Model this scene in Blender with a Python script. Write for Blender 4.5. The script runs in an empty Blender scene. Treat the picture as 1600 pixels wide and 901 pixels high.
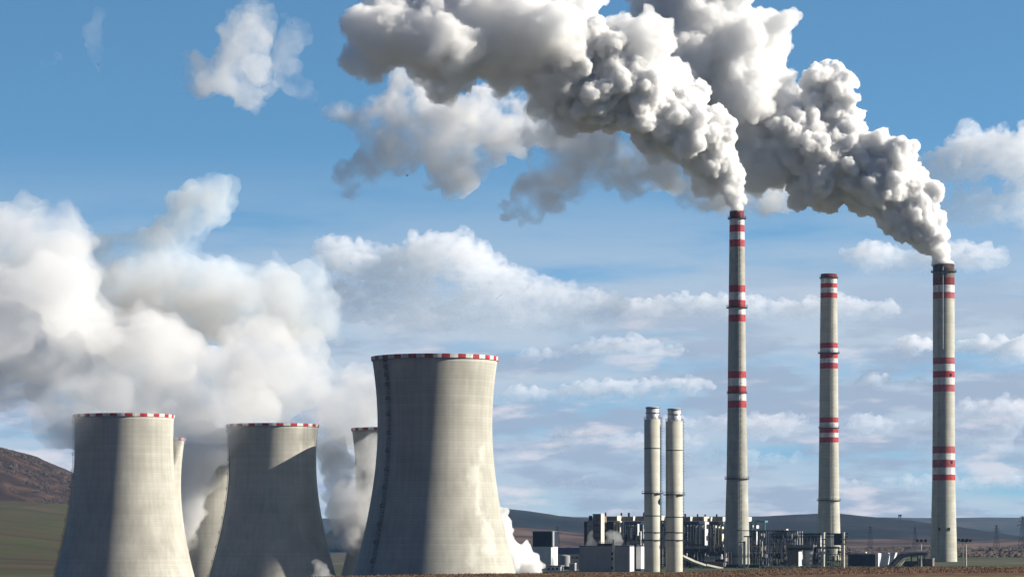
import bpy, bmesh, math, random
import numpy as np
from mathutils import Vector, noise

S = bpy.context.scene
LINK = S.collection.objects.link
F = 4444.4          # focal length in photograph pixels
EYE = 18.0          # camera height
HY = 835.0          # photograph row of the horizon

# ------------------------------------------------------------------ camera
cam = bpy.data.cameras.new('camera'); co = bpy.data.objects.new('camera', cam); LINK(co)
co.location = (0, 0, EYE); co.rotation_euler = (math.radians(90), 0, 0)
cam.lens = 100; cam.sensor_width = 36; cam.shift_y = (HY - 450.5) / 1600
cam.clip_start = 1; cam.clip_end = 90000
S.camera = co

# ------------------------------------------------------------------ sky, sun, exposure
SUN_AZ, SUN_EL = 91.0, 25.0
W = bpy.data.worlds.new('World'); S.world = W; W.use_nodes = True
wn = W.node_tree; bg = wn.nodes['Background']
sky = wn.nodes.new('ShaderNodeTexSky'); sky.sky_type = 'NISHITA'; sky.sun_disc = False
sky.sun_elevation = math.radians(SUN_EL); sky.sun_rotation = math.radians(SUN_AZ)
sky.air_density = 1.0; sky.dust_density = 0.3; sky.ozone_density = 2.0; sky.altitude = 300
bg.inputs[1].default_value = 0.1
def wnode(t, **k):
    n = wn.nodes.new(t)
    for a, b in k.items(): setattr(n, a, b)
    return n
def wmath(op, a, b=None, c=None, clamp=False):
    n = wn.nodes.new('ShaderNodeMath'); n.operation = op; n.use_clamp = clamp
    for i, v in enumerate((a, b, c)):
        if v is None: continue
        if isinstance(v, (int, float)): n.inputs[i].default_value = v
        else: wn.links.new(v, n.inputs[i])
    return n.outputs[0]
tc = wnode('ShaderNodeTexCoord'); sp = wnode('ShaderNodeSeparateXYZ'); wn.links.new(tc.outputs['Generated'], sp.inputs[0])
# the telephoto sees only the lowest ten degrees: the look-up is raised so that the air reads clear
cz = wmath('ADD', wmath('MULTIPLY', wmath('MAXIMUM', sp.outputs[2], 0.0), 2.6), 0.09)
cx_ = wnode('ShaderNodeCombineXYZ')
wn.links.new(sp.outputs[0], cx_.inputs[0]); wn.links.new(sp.outputs[1], cx_.inputs[1]); wn.links.new(cz, cx_.inputs[2])
nv = wnode('ShaderNodeVectorMath', operation='NORMALIZE'); wn.links.new(cx_.outputs[0], nv.inputs[0])
wn.links.new(nv.outputs[0], sky.inputs[0])
# thin far cloud streaks of the sky itself
hyp = wmath('SQRT', wmath('ADD', wmath('MULTIPLY', sp.outputs[0], sp.outputs[0]), wmath('MULTIPLY', sp.outputs[1], sp.outputs[1])))
az = wmath('ARCTAN2', sp.outputs[0], sp.outputs[1]); el = wmath('DIVIDE', sp.outputs[2], wmath('MAXIMUM', hyp, 0.01))
def streaks(sx, sy, det, off):
    cv = wnode('ShaderNodeCombineXYZ')
    wn.links.new(wmath('MULTIPLY', az, sx), cv.inputs[0]); wn.links.new(wmath('MULTIPLY', el, sy), cv.inputs[1]); cv.inputs[2].default_value = off
    no = wnode('ShaderNodeTexNoise'); no.inputs['Scale'].default_value = 1; no.inputs['Detail'].default_value = det; no.inputs['Roughness'].default_value = 0.58
    wn.links.new(cv.outputs[0], no.inputs['Vector']); return no.outputs[0]
def wramp(v, a, b, c, d):
    m = wnode('ShaderNodeMapRange', interpolation_type='SMOOTHSTEP'); wn.links.new(v, m.inputs[0])
    for i, q in enumerate((a, b, c, d)): m.inputs[i + 1].default_value = q
    return m.outputs[0]
def wmix(fac, a, b):
    m = wnode('ShaderNodeMix', data_type='RGBA')
    if isinstance(fac, float): m.inputs[0].default_value = fac
    else: wn.links.new(fac, m.inputs[0])
    for i, v in ((6, a), (7, b)):
        if isinstance(v, tuple): m.inputs[i].default_value = v
        else: wn.links.new(v, m.inputs[i])
    return m.outputs[2]
dim = wramp(sp.outputs[2], .10, .0, 1, .72)
tint = wnode('ShaderNodeMix', data_type='RGBA', blend_type='MULTIPLY'); tint.inputs[0].default_value = 1
dm = wnode('ShaderNodeMix', data_type='RGBA', blend_type='MULTIPLY'); dm.inputs[0].default_value = 1
wn.links.new(sky.outputs[0], dm.inputs[6]); wn.links.new(dim, dm.inputs[7]); wn.links.new(dm.outputs[2], tint.inputs[6]); tint.inputs[7].default_value = (0.67, 1.02, 1.05, 1)
veil = wmath('MULTIPLY', wramp(streaks(9, 60, 5, 3.1), .22, .58, 0, .92), wramp(el, .14, .06, 0, 1))
c1 = wmix(veil, tint.outputs[2], (3.35, 3.75, 4.2, 1))
low = wmath('MULTIPLY', wramp(streaks(22, 95, 7, 8.7), .44, .58, 0, .85), wramp(el, .11, .05, 0, 1))
c2 = wmix(low, c1, (2.15, 2.6, 3.3, 1))
lit = wmath('MULTIPLY', wramp(streaks(26, 105, 7, 5.2), .52, .68, 0, .8), wramp(el, .10, .05, 0, 1))
c3 = wmix(lit, c2, (5.0, 4.7, 4.8, 1))
# added: sky dimmed and blued behind, left and above camera to deepen shade
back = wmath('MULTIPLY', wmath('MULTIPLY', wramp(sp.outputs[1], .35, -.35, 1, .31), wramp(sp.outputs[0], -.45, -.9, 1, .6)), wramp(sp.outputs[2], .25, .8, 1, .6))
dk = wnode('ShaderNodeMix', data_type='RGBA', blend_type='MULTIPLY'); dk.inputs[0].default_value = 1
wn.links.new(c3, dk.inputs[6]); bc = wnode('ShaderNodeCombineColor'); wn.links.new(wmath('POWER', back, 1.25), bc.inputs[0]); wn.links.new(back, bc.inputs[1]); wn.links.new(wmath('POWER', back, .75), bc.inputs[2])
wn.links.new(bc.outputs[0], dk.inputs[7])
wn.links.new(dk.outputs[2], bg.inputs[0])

L = bpy.data.lights.new('sun', 'SUN'); L.energy = 4.9; L.angle = math.radians(.5); L.color = (1, .925, .80)
lo = bpy.data.objects.new('sun', L); LINK(lo)
a_, e_ = math.radians(SUN_AZ), math.radians(SUN_EL)
lo.rotation_euler = Vector((math.sin(a_) * math.cos(e_), math.cos(a_) * math.cos(e_), math.sin(e_))).to_track_quat('Z', 'Y').to_euler()
S.view_settings.view_transform = 'Standard'; S.view_settings.look = 'None'; S.view_settings.gamma = 1; S.view_settings.exposure = 0.8
cy = S.cycles
cy.volume_bounces = 14; cy.max_bounces = 18; cy.diffuse_bounces = 3; cy.glossy_bounces = 2; cy.transparent_max_bounces = 16
cy.volume_step_rate = 1.0; cy.volume_max_steps = 256; cy.sample_clamp_indirect = 6

# ------------------------------------------------------------------ helpers
def X(px, D): return (px - 800) / F * D
def Z(py, D): return EYE + (HY - py) / F * D
def P(px, py, D): return Vector((X(px, D), D, Z(py, D)))

def tag(o, label=None, cat=None, group=None, kind=None):
    if label: o['label'] = label
    if cat: o['category'] = cat
    if group: o['group'] = group
    if kind: o['kind'] = kind
    return o
def empty(name, loc, label, cat, group=None, rz=0):
    o = bpy.data.objects.new(name, None); LINK(o); o.location = loc; o.rotation_euler = (0, 0, rz)
    o.empty_display_size = 5
    return tag(o, label, cat, group)

class MB:
    def __init__(s): s.v = []; s.f = []; s.m = []
    def add(s, vs, fs, m=0):
        o = len(s.v); s.v += [tuple(v) for v in vs]
        s.f += [tuple(i + o for i in f) for f in fs]; s.m += [m] * len(fs) if isinstance(m, int) else list(m)
    def box(s, x0, x1, y0, y1, z0, z1, m=0):
        x0, x1 = min(x0, x1), max(x0, x1); y0, y1 = min(y0, y1), max(y0, y1); z0, z1 = min(z0, z1), max(z0, z1)
        vs = [(x, y, z) for z in (z0, z1) for y in (y0, y1) for x in (x0, x1)]
        s.add(vs, [(0, 2, 3, 1), (4, 5, 7, 6), (0, 1, 5, 4), (2, 6, 7, 3), (0, 4, 6, 2), (1, 3, 7, 5)], m)
    def tube(s, a, b, r, n=8, m=0, r2=None):
        a = Vector(a); b = Vector(b); r2 = r if r2 is None else r2
        d = (b - a).normalized(); u = d.cross(Vector((0, 0, 1)) if abs(d.z) < .9 else Vector((1, 0, 0))).normalized(); w = d.cross(u)
        vs = []
        for c, q in ((a, r), (b, r2)):
            for i in range(n):
                t = 2 * math.pi * i / n; vs.append(c + (u * math.cos(t) + w * math.sin(t)) * q)
        fs = [(i, (i + 1) % n, n + (i + 1) % n, n + i) for i in range(n)]
        fs += [tuple(range(n - 1, -1, -1)), tuple(range(n, 2 * n))]
        s.add(vs, fs, m)
    def beam(s, a, b, w, m=0):
        s.tube(a, b, w * .7, 4, m)
    def lathe(s, prof, n, mf=None, cx=0, cy=0, close=False):
        k = len(prof); vs = []
        for r, z in prof:
            for i in range(n):
                t = 2 * math.pi * i / n; vs.append((cx + r * math.sin(t), cy - r * math.cos(t), z))
        fs = []; ms = []
        for j in range(k if close else k - 1):
            j2 = (j + 1) % k
            for i in range(n):
                fs.append((j * n + i, j * n + (i + 1) % n, j2 * n + (i + 1) % n, j2 * n + i)); ms.append(mf(j, i) if mf else 0)
        s.add(vs, fs, ms)
    def build(s, name, mats, parent=None, smooth=False, loc=None):
        me = bpy.data.meshes.new(name); me.from_pydata(s.v, [], s.f); me.update()
        for m in (mats if isinstance(mats, (list, tuple)) else [mats]): me.materials.append(m)
        me.polygons.foreach_set('material_index', s.m)
        if smooth: me.polygons.foreach_set('use_smooth', [True] * len(s.f))
        o = bpy.data.objects.new(name, me); LINK(o)
        if parent: o.parent = parent
        if loc: o.location = loc
        return o

def mat(name, col, rough=.85, var=.25, scale=.3, streak=0.0, bump=0.0, bscale=2.0, metal=0.0, dark=None, lines=0.0, line_h=1.5, haze=None):
    """Principled with object-space variation: noise patches, vertical rain streaks, horizontal pour lines."""
    m = bpy.data.materials.new(name); m.use_nodes = True; n = m.node_tree; b = n.nodes['Principled BSDF']
    b.inputs['Roughness'].default_value = rough; b.inputs['Metallic'].default_value = metal
    if 'Specular IOR Level' in b.inputs: b.inputs['Specular IOR Level'].default_value = .25
    t = n.nodes.new('ShaderNodeTexCoord'); mp = n.nodes.new('ShaderNodeMapping'); n.links.new(t.outputs['Object'], mp.inputs[0])
    no = n.nodes.new('ShaderNodeTexNoise'); no.inputs['Scale'].default_value = scale; no.inputs['Detail'].default_value = 6; no.inputs['Roughness'].default_value = .6
    n.links.new(mp.outputs[0], no.inputs['Vector'])
    dk = dark or tuple(c * (1 - var * 1.6) for c in col)
    lt = tuple(min(1, c * (1 + var * .8)) for c in col)
    cr = n.nodes.new('ShaderNodeValToRGB'); cr.color_ramp.elements[0].position = .32; cr.color_ramp.elements[1].position = .68
    cr.color_ramp.elements[0].color = (*dk, 1); cr.color_ramp.elements[1].color = (*lt, 1)
    n.links.new(no.outputs[0], cr.inputs[0]); out = cr.outputs[0]
    def mult(out, val, amt, lo, hi):
        mr = n.nodes.new('ShaderNodeMapRange'); n.links.new(val, mr.inputs[0]); mr.inputs[1].default_value = lo; mr.inputs[2].default_value = hi
        mr.inputs[3].default_value = 1 - amt; mr.inputs[4].default_value = 1
        mx = n.nodes.new('ShaderNodeMix'); mx.data_type = 'RGBA'; mx.blend_type = 'MULTIPLY'; mx.inputs[0].default_value = 1
        n.links.new(out, mx.inputs[6]); n.links.new(mr.outputs[0], mx.inputs[7]); return mx.outputs[2]
    if streak:
        mp2 = n.nodes.new('ShaderNodeMapping'); mp2.inputs['Scale'].default_value = (1, 1, .03); n.links.new(t.outputs['Object'], mp2.inputs[0])
        n2 = n.nodes.new('ShaderNodeTexNoise'); n2.inputs['Scale'].default_value = .5; n2.inputs['Detail'].default_value = 5; n.links.new(mp2.outputs[0], n2.inputs['Vector'])
        out = mult(out, n2.outputs[0], streak, .35, .62)
    if lines:
        sx = n.nodes.new('ShaderNodeSeparateXYZ'); n.links.new(t.outputs['Object'], sx.inputs[0])
        md = n.nodes.new('ShaderNodeMath'); md.operation = 'FRACT'
        dv = n.nodes.new('ShaderNodeMath'); dv.operation = 'DIVIDE'; dv.inputs[1].default_value = line_h
        n.links.new(sx.outputs[2], dv.inputs[0]); n.links.new(dv.outputs[0], md.inputs[0])
        out = mult(out, md.outputs[0], lines, 0, .35)
        fl = n.nodes.new('ShaderNodeMath'); fl.operation = 'FLOOR'; n.links.new(dv.outputs[0], fl.inputs[0])
        wh = n.nodes.new('ShaderNodeTexWhiteNoise'); wh.noise_dimensions = '1D'; n.links.new(fl.outputs[0], wh.inputs['W'])
        out = mult(out, wh.outputs[0], lines * .8, 0, 1)
    n.links.new(out, b.inputs['Base Color'])
    if bump:
        n3 = n.nodes.new('ShaderNodeTexNoise'); n3.inputs['Scale'].default_value = bscale; n3.inputs['Detail'].default_value = 5
        n.links.new(t.outputs['Object'], n3.inputs['Vector'])
        bp = n.nodes.new('ShaderNodeBump'); bp.inputs['Strength'].default_value = min(1, bump); bp.inputs['Distance'].default_value = bump
        n.links.new(n3.outputs[0], bp.inputs['Height']); n.links.new(bp.outputs[0], b.inputs['Normal'])
    return m

CONC = mat('tower_concrete', (.485, .47, .41), var=.13, scale=.05, streak=.13, lines=.10, line_h=1.35)
CONC_B = mat('chimney_concrete', (.43, .425, .375), var=.14, scale=.15, streak=.22, lines=.06, line_h=2.4)
CONC_C = mat('chimney_concrete_pale', (.50, .495, .43), var=.10, scale=.15, streak=.12, lines=.10, line_h=2.5)
RED = mat('red_paint', (.48, .03, .035), rough=.6, var=.25, scale=.5, streak=.3)
RED_OLD = mat('faded_red_paint', (.40, .09, .09), rough=.7, var=.25, scale=.4, streak=.2)
WHITE = mat('white_paint', (.72, .72, .70), rough=.6, var=.14, scale=.5, streak=.3)
SOOT = mat('sooty_concrete', (.10, .065, .055), var=.4, scale=.3)
SOOT_L = mat('sooty_pale_concrete', (.22, .19, .155), var=.3, scale=.3, streak=.4)
SOOT_R = mat('sooty_red', (.20, .03, .03), var=.35, scale=.3)
FLUE = mat('flue_lining', (.04, .035, .03))
STEEL = mat('dark_steel', (.035, .04, .05), rough=.6, metal=.3)
GALV = mat('galvanised_steel', (.42, .43, .44), rough=.45, var=.15, metal=.6)
LADDER = mat('ladder_steel', (.025, .035, .06), rough=.7)
TANK = mat('stack_steel', (.54, .525, .45), rough=.65, var=.08, scale=.2, streak=.1, lines=.06, line_h=3)
CLADG = mat('grey_cladding', (.30, .31, .33), rough=.6, var=.06, scale=.2, streak=.08)
CLADW = mat('white_cladding', (.66, .67, .68), rough=.55, var=.06, scale=.3, streak=.1)
CLADB = mat('blue_cladding', (.025, .05, .14), rough=.5, var=.15)
NAVY = mat('dark_blue_cladding', (.02, .028, .05), rough=.5, var=.2)
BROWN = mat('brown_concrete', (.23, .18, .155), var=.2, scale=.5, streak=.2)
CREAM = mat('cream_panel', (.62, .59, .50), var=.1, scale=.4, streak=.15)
DARK = mat('near_black_steel', (.03, .03, .035), var=.3)  # one near-black colour for frames, vents, doors and railings
TEAL = mat('teal_steel', (.10, .22, .24), rough=.5, var=.2)
GREY = mat('mid_grey_steel', (.28, .29, .30), rough=.6, var=.2)
ROOFG = mat('roof_felt', (.14, .14, .15), var=.2)
GLASS = mat('window_glass', (.03, .04, .06), rough=.12, var=.1)
TARP = mat('white_tarpaulin', (.75, .76, .76), rough=.7, var=.08, bump=.3, bscale=.6)
BARK = mat('bark', (.06, .045, .035), var=.3)
TWIG = mat('bare_twigs', (.085, .06, .045), var=.4, scale=.2)
SCRUB = mat('dark_scrub', (.04, .045, .03), var=.4, scale=.2)

# ------------------------------------------------------------------ ground
def interp(tab, x):
    if x <= tab[0][0]: return tab[0][1]
    for (a, b), (c, d) in zip(tab, tab[1:]):
        if x <= c: return b + (d - b) * (x - a) / (c - a)
    return tab[-1][1]
CREST = [(200, 912), (450, 903), (550, 900), (640, 898), (800, 896.5), (1050, 895.5), (1190, 890), (1340, 887.5), (1600, 885.5), (2400, 884)]
def sstep(a, b, x):
    t = max(0, min(1, (x - a) / (b - a))); return t * t * (3 - 2 * t)
def gz(x, y):
    D = max(y, 1); px = 800 + x / max(D, 250) * F
    plain = -12 * (1 - sstep(450, 900, px)) + .8 * noise.noise(Vector((x / 400, y / 400, 0)))
    if abs(x) > 1500 or D > 1150: near = plain
    cr = interp(CREST, px); zc = EYE - (cr - HY) / F * 700
    near = zc - 1.6 * ((D - 700) / 700) ** 2 + .12 * noise.noise(Vector((x / 14, y / 30, 3)))
    t = sstep(705, 1000, D)
    return near * (1 - t) + plain * t
def ground_mat():
    m = bpy.data.materials.new('field_ground'); m.use_nodes = True; n = m.node_tree; b = n.nodes['Principled BSDF']; b.inputs['Roughness'].default_value = .95
    b.inputs['Specular IOR Level'].default_value = .1
    t = n.nodes.new('ShaderNodeTexCoord')
    def nz(scale, sc, det=6, ro=.6):
        mp = n.nodes.new('ShaderNodeMapping'); mp.inputs['Scale'].default_value = sc; n.links.new(t.outputs['Object'], mp.inputs[0])
        q = n.nodes.new('ShaderNodeTexNoise'); q.inputs['Scale'].default_value = scale; q.inputs['Detail'].default_value = det; q.inputs['Roughness'].default_value = ro
        n.links.new(mp.outputs[0], q.inputs['Vector']); return q.outputs[0]
    def ramp(v, els, const=False):
        cr = n.nodes.new('ShaderNodeValToRGB'); n.links.new(v, cr.inputs[0]); e = cr.color_ramp.elements
        if const: cr.color_ramp.interpolation = 'CONSTANT'
        e[0].position, e[0].color = els[0][0], (*els[0][1], 1); e[1].position, e[1].color = els[-1][0], (*els[-1][1], 1)
        for p, c in els[1:-1]: q = e.new(p); q.color = (*c, 1)
        return cr.outputs[0]
    def mix(f, a, b_, bt='MIX'):
        x = n.nodes.new('ShaderNodeMix'); x.data_type = 'RGBA'; x.blend_type = bt
        if isinstance(f, (int, float)): x.inputs[0].default_value = f
        else: n.links.new(f, x.inputs[0])
        n.links.new(a, x.inputs[6]); n.links.new(b_, x.inputs[7]); return x.outputs[2]
    # far parcels: dry stubble, winter wheat, scrub
    far = ramp(nz(1, (.0011, .0006, 0), 4), [(.40, (.13, .085, .065)), (.46, (.10, .075, .05)), (.52, (.055, .075, .03)), (.57, (.17, .12, .09)), (.63, (.075, .06, .045))])
    fine = ramp(nz(.03, (1, .5, 1)), [(.3, (.55, .55, .55)), (.7, (1.3, 1.3, 1.3))])
    far = mix(1, far, fine, 'MULTIPLY')
    # near field: rusty dry stalks on the crest, greener turf before it
    rust = ramp(nz(.35, (1, .25, 1), 8, .7), [(.35, (.07, .035, .018)), (.5, (.13, .068, .036)), (.66, (.20, .12, .065))])
    turf = ramp(nz(.3, (1, .25, 1), 8, .7), [(.35, (.06, .055, .02)), (.5, (.12, .115, .04)), (.66, (.20, .17, .075))])
    sx = n.nodes.new('ShaderNodeSeparateXYZ'); n.links.new(t.outputs['Object'], sx.inputs[0])
    wob = n.nodes.new('ShaderNodeMath'); wob.operation = 'MULTIPLY_ADD'; n.links.new(nz(.02, (1, 1, 1)), wob.inputs[0]); wob.inputs[1].default_value = 60; n.links.new(sx.outputs[1], wob.inputs[2])
    def st(v, a, b2):
        q = n.nodes.new('ShaderNodeMapRange'); q.interpolation_type = 'SMOOTHSTEP'; n.links.new(v, q.inputs[0]); q.inputs[1].default_value = a; q.inputs[2].default_value = b2; return q.outputs[0]
    near = mix(st(wob.outputs[0], 585, 605), turf, rust)
    n.links.new(mix(st(wob.outputs[0], 900, 1100), near, far), b.inputs['Base Color'])
    return m
xs = sorted(set([-6000, -4500, -3300, -2400, -1900] + list(np.arange(-1600, -400, 60)) + list(np.arange(-400, 401, 4)) + list(np.arange(430, 1601, 60)) + [1900, 2400, 3300, 4500, 6000]))
ys = sorted(set([-300, -100, 0, 100, 200, 300, 350] + list(np.arange(380, 560, 20)) + list(np.arange(560, 760, 6)) + list(np.arange(760, 1100, 20)) + list(np.arange(1100, 3000, 100)) + list(np.arange(3000, 11001, 500))))
g = MB(); nx = len(xs)
g.v = [(float(x), float(y), gz(x, y)) for y in ys for x in xs]
g.f = [(j * nx + i, j * nx + i + 1, (j + 1) * nx + i + 1, (j + 1) * nx + i) for j in range(len(ys) - 1) for i in range(nx - 1)]; g.m = [0] * len(g.f)
tag(g.build('ground', ground_mat(), smooth=True), kind='structure')

def hill(name, ridge, D0, D1, D2, z0, m, seed, rough=6, pxs=None, step=6, foot=None, nd=16, frz=.02):
    """a mound: foot at D0, ridge line (px, py) at D1, back foot at D2"""
    mb = MB(); pa, pb = ridge[0][0], ridge[-1][0]; cols = np.arange(pa, pb + .1, step); rows = []
    for j in range(nd + 1):
        t = j / nd; rows.append((D0 + (D1 - D0) * t, t))
    for j in range(1, 5): rows.append((D1 + (D2 - D1) * j / 4, 1 - (j / 4) ** 2))
    for D, t in rows:
        for px in cols:
            zr = Z(interp(ridge, px), D1)
            if foot and t <= 1:
                ft, fz = foot; s = (fz / 1.0) * (t / ft) if t < ft else fz + (1 - fz) * math.sin((t - ft) / (1 - ft) * math.pi / 2)
            else: s = t * t * (3 - 2 * t)
            x = X(px, D1); nzv = noise.fractal(Vector((x * frz, D * frz, seed)), 1.0, 2.0, 5)
            mb.v.append((x, D, z0 + (zr - z0) * s + rough * nzv * min(1, s * 2)))
    n = len(cols); mb.f = [(j * n + i, j * n + i + 1, (j + 1) * n + i + 1, (j + 1) * n + i) for j in range(len(rows) - 1) for i in range(n - 1)]; mb.m = [0] * len(mb.f)
    return tag(mb.build(name, m, smooth=True), kind='structure')

def land_mat(name, els, scale, stretch=(1, 1, 1), bump=2.0, det=8):
    m = bpy.data.materials.new(name); m.use_nodes = True; n = m.node_tree; b = n.nodes['Principled BSDF']; b.inputs['Roughness'].default_value = .95; b.inputs['Specular IOR Level'].default_value = .05
    t = n.nodes.new('ShaderNodeTexCoord'); mp = n.nodes.new('ShaderNodeMapping'); mp.inputs['Scale'].default_value = stretch; n.links.new(t.outputs['Object'], mp.inputs[0])
    q = n.nodes.new('ShaderNodeTexNoise'); q.inputs['Scale'].default_value = scale; q.inputs['Detail'].default_value = det; q.inputs['Roughness'].default_value = .62; n.links.new(mp.outputs[0], q.inputs['Vector'])
    cr = n.nodes.new('ShaderNodeValToRGB'); e = cr.color_ramp.elements; n.links.new(q.outputs[0], cr.inputs[0])
    e[0].position, e[0].color = els[0][0], (*els[0][1], 1); e[1].position, e[1].color = els[-1][0], (*els[-1][1], 1)
    for p, c in els[1:-1]: w = e.new(p); w.color = (*c, 1)
    n.links.new(cr.outputs[0], b.inputs['Base Color'])
    bp = n.nodes.new('ShaderNodeBump'); bp.inputs['Distance'].default_value = bump; n.links.new(q.outputs[0], bp.inputs['Height']); n.links.new(bp.outputs[0], b.inputs['Normal'])
    return m
FAR = land_mat('far_forest', [(.35, (.02, .025, .022)), (.5, (.04, .045, .04)), (.65, (.08, .07, .055))], .004, (1, .4, 3), 4)
MID = land_mat('wooded_slope', [(.35, (.010, .013, .012)), (.50, (.020, .020, .018)), (.62, (.035, .03, .025)), (.76, (.09, .065, .05))], .006, (1, .5, 5), 6)
NEARH = land_mat('scrub_slope', [(.36, (.025, .02, .016)), (.48, (.038, .022, .015)), (.58, (.07, .04, .027)), (.70, (.12, .075, .05))], .018, (1, 1, 1.5), 6)
FIELD = land_mat('meadow_slope', [(.40, (.06, .035, .022)), (.46, (.045, .065, .018)), (.51, (.085, .048, .03)), (.56, (.05, .068, .02)), (.62, (.085, .055, .035)), (.74, (.16, .095, .065))], .006, (.35, 2.2, 1), 1)
hill('hill_far', [(300, 812), (600, 808), (1000, 807), (1250, 806), (1430, 808.5), (1540, 807.5), (1700, 809), (1900, 812)], 8800, 10300, 10900, -2, FAR, 1, 3, frz=.001)
hill('hill_wooded', [(560, 800), (700, 796), (790, 796), (830, 801), (870, 807), (920, 812), (1000, 815), (1100, 811), (1180, 807), (1230, 803), (1300, 802), (1340, 807), (1400, 811), (1440, 817), (1500, 830), (1560, 843), (1600, 848)], 4700, 6500, 7600, -4, MID, 2, 5, frz=.003)
hill('hill_low', [(700, 826), (780, 822), (860, 828), (940, 836), (1050, 843), (1250, 846), (1400, 841), (1500, 846), (1580, 842), (1660, 846), (1750, 850)], 3300, 4300, 4700, -4, land_mat('low_scrub', [(.35, (.03, .022, .02)), (.46, (.075, .05, .04)), (.55, (.14, .09, .07)), (.68, (.20, .14, .10))], .012, (.6, .6, 4), 3), 3, 3, frz=.004)
hill('field_slope', [(-500, 772), (0, 783), (110, 787), (200, 800), (300, 825), (420, 850)], 1960, 3800, 4000, -13, FIELD, 4, 1.0, nd=24)
HR = [(-700, 600), (-300, 640), (-120, 670), (0, 701), (22, 706), (50, 717), (80, 731), (110, 743), (150, 765), (200, 790), (270, 815), (340, 840)]
hill('hill_scrub', HR, 3700, 4500, 5200, 20, NEARH, 5, 5, frz=.012, nd=26, step=3)

# scrub and bare bushes: countless twiggy clumps, made of small leaf-like faces
def clumps(name, pts, m, rng, n=28, asp=.7):
    mb = MB()
    for c, r in pts:
        for k in range(n):
            u = Vector((rng.gauss(0, 1), rng.gauss(0, 1), rng.gauss(0, 1))).normalized() * (rng.random() ** .4) * r
            p = Vector(c) + Vector((u.x, u.y, abs(u.z) * asp)); s = r * rng.uniform(.12, .3)
            a = Vector((rng.gauss(0, 1), rng.gauss(0, 1), rng.gauss(0, 1))).normalized() * s; b = a.orthogonal().normalized() * s
            mb.add([p - a, p + b, p + a, p - b], [(0, 1, 2, 3)])
    return mb.build(name, m)
rng = random.Random(5); pts = []
for i in range(900):
    px = rng.uniform(-60, 190); t = rng.random() ** .6
    D = 3750 + 740 * t; x = X(px, 4500); zr = Z(interp(HR, px), 4500); s = t * t * (3 - 2 * t)
    pts.append(((x, D, 20 + (zr - 20) * s), rng.uniform(2, 7)))
for i in range(260):
    px = rng.uniform(-60, 190); pts.append(((X(px, 4500), 4490 + rng.uniform(-15, 10), Z(interp(HR, px), 4500) - 1), rng.uniform(2, 5.5)))
tag(clumps('hillside_scrub', pts, TWIG, rng), 'bare brown scrub covering the hill at the far left', 'scrub', kind='stuff')
pts = []
for i in range(420):
    px = rng.uniform(-40, 330); pts.append(((X(px, 3800), 3790 + rng.uniform(-20, 20), Z(interp([(0, 783), (110, 787), (200, 800), (300, 825)], px), 3800) - 2), rng.uniform(2, 5)))
tag(clumps('hedgerow', pts, TWIG, rng), 'dark hedge line along the top of the green field on the left', 'hedge', kind='stuff')
pts = []
for i in range(1500):
    px = rng.uniform(770, 1640); D = rng.choice((2300, 2650, 3050, 3600)) + rng.uniform(-40, 40)
    if rng.random() < .5 and px < 1350: continue
    pts.append(((X(px, D), D, gz(X(px, D), D) - .5), rng.uniform(2, 6)))
tag(clumps('plain_hedges', pts, TWIG, rng, 22), 'leafless hedges and thickets on the plain behind the plant', 'hedge', kind='stuff')
pts = []
for i in range(200):
    px = rng.uniform(1190, 1300) if rng.random() < .6 else rng.uniform(860, 1460); D = 1560 + rng.uniform(-40, 30)
    pts.append(((X(px, D), D, 0), rng.uniform(.8, 2.2)))
tag(clumps('low_bushes', pts, SCRUB, rng), 'low dark bushes along the foot of the plant', 'bushes', kind='stuff')
mb = MB()
for i in range(16000):
    px = rng.uniform(380, 1640); D = rng.uniform(604, 722); x = X(px, D); z = gz(x, D); h = rng.uniform(.08, .38); a = rng.uniform(0, 3.14); w = .12
    dx, dy = math.cos(a) * w, math.sin(a) * w; l = rng.uniform(-.2, .2)
    mb.add([(x - dx, D - dy, z - .05), (x + dx, D + dy, z - .05), (x + l, D, z + h)], [(0, 1, 2)], rng.choice((0, 0, 1)))
tag(mb.build('dry_grass', [mat('rust_stalks', (.16, .08, .04), var=.5, scale=.05), mat('straw_stalks', (.22, .15, .08), var=.4, scale=.05)]), 'rusty dry grass on the field in front of the plant', 'grass', kind='stuff')

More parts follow.
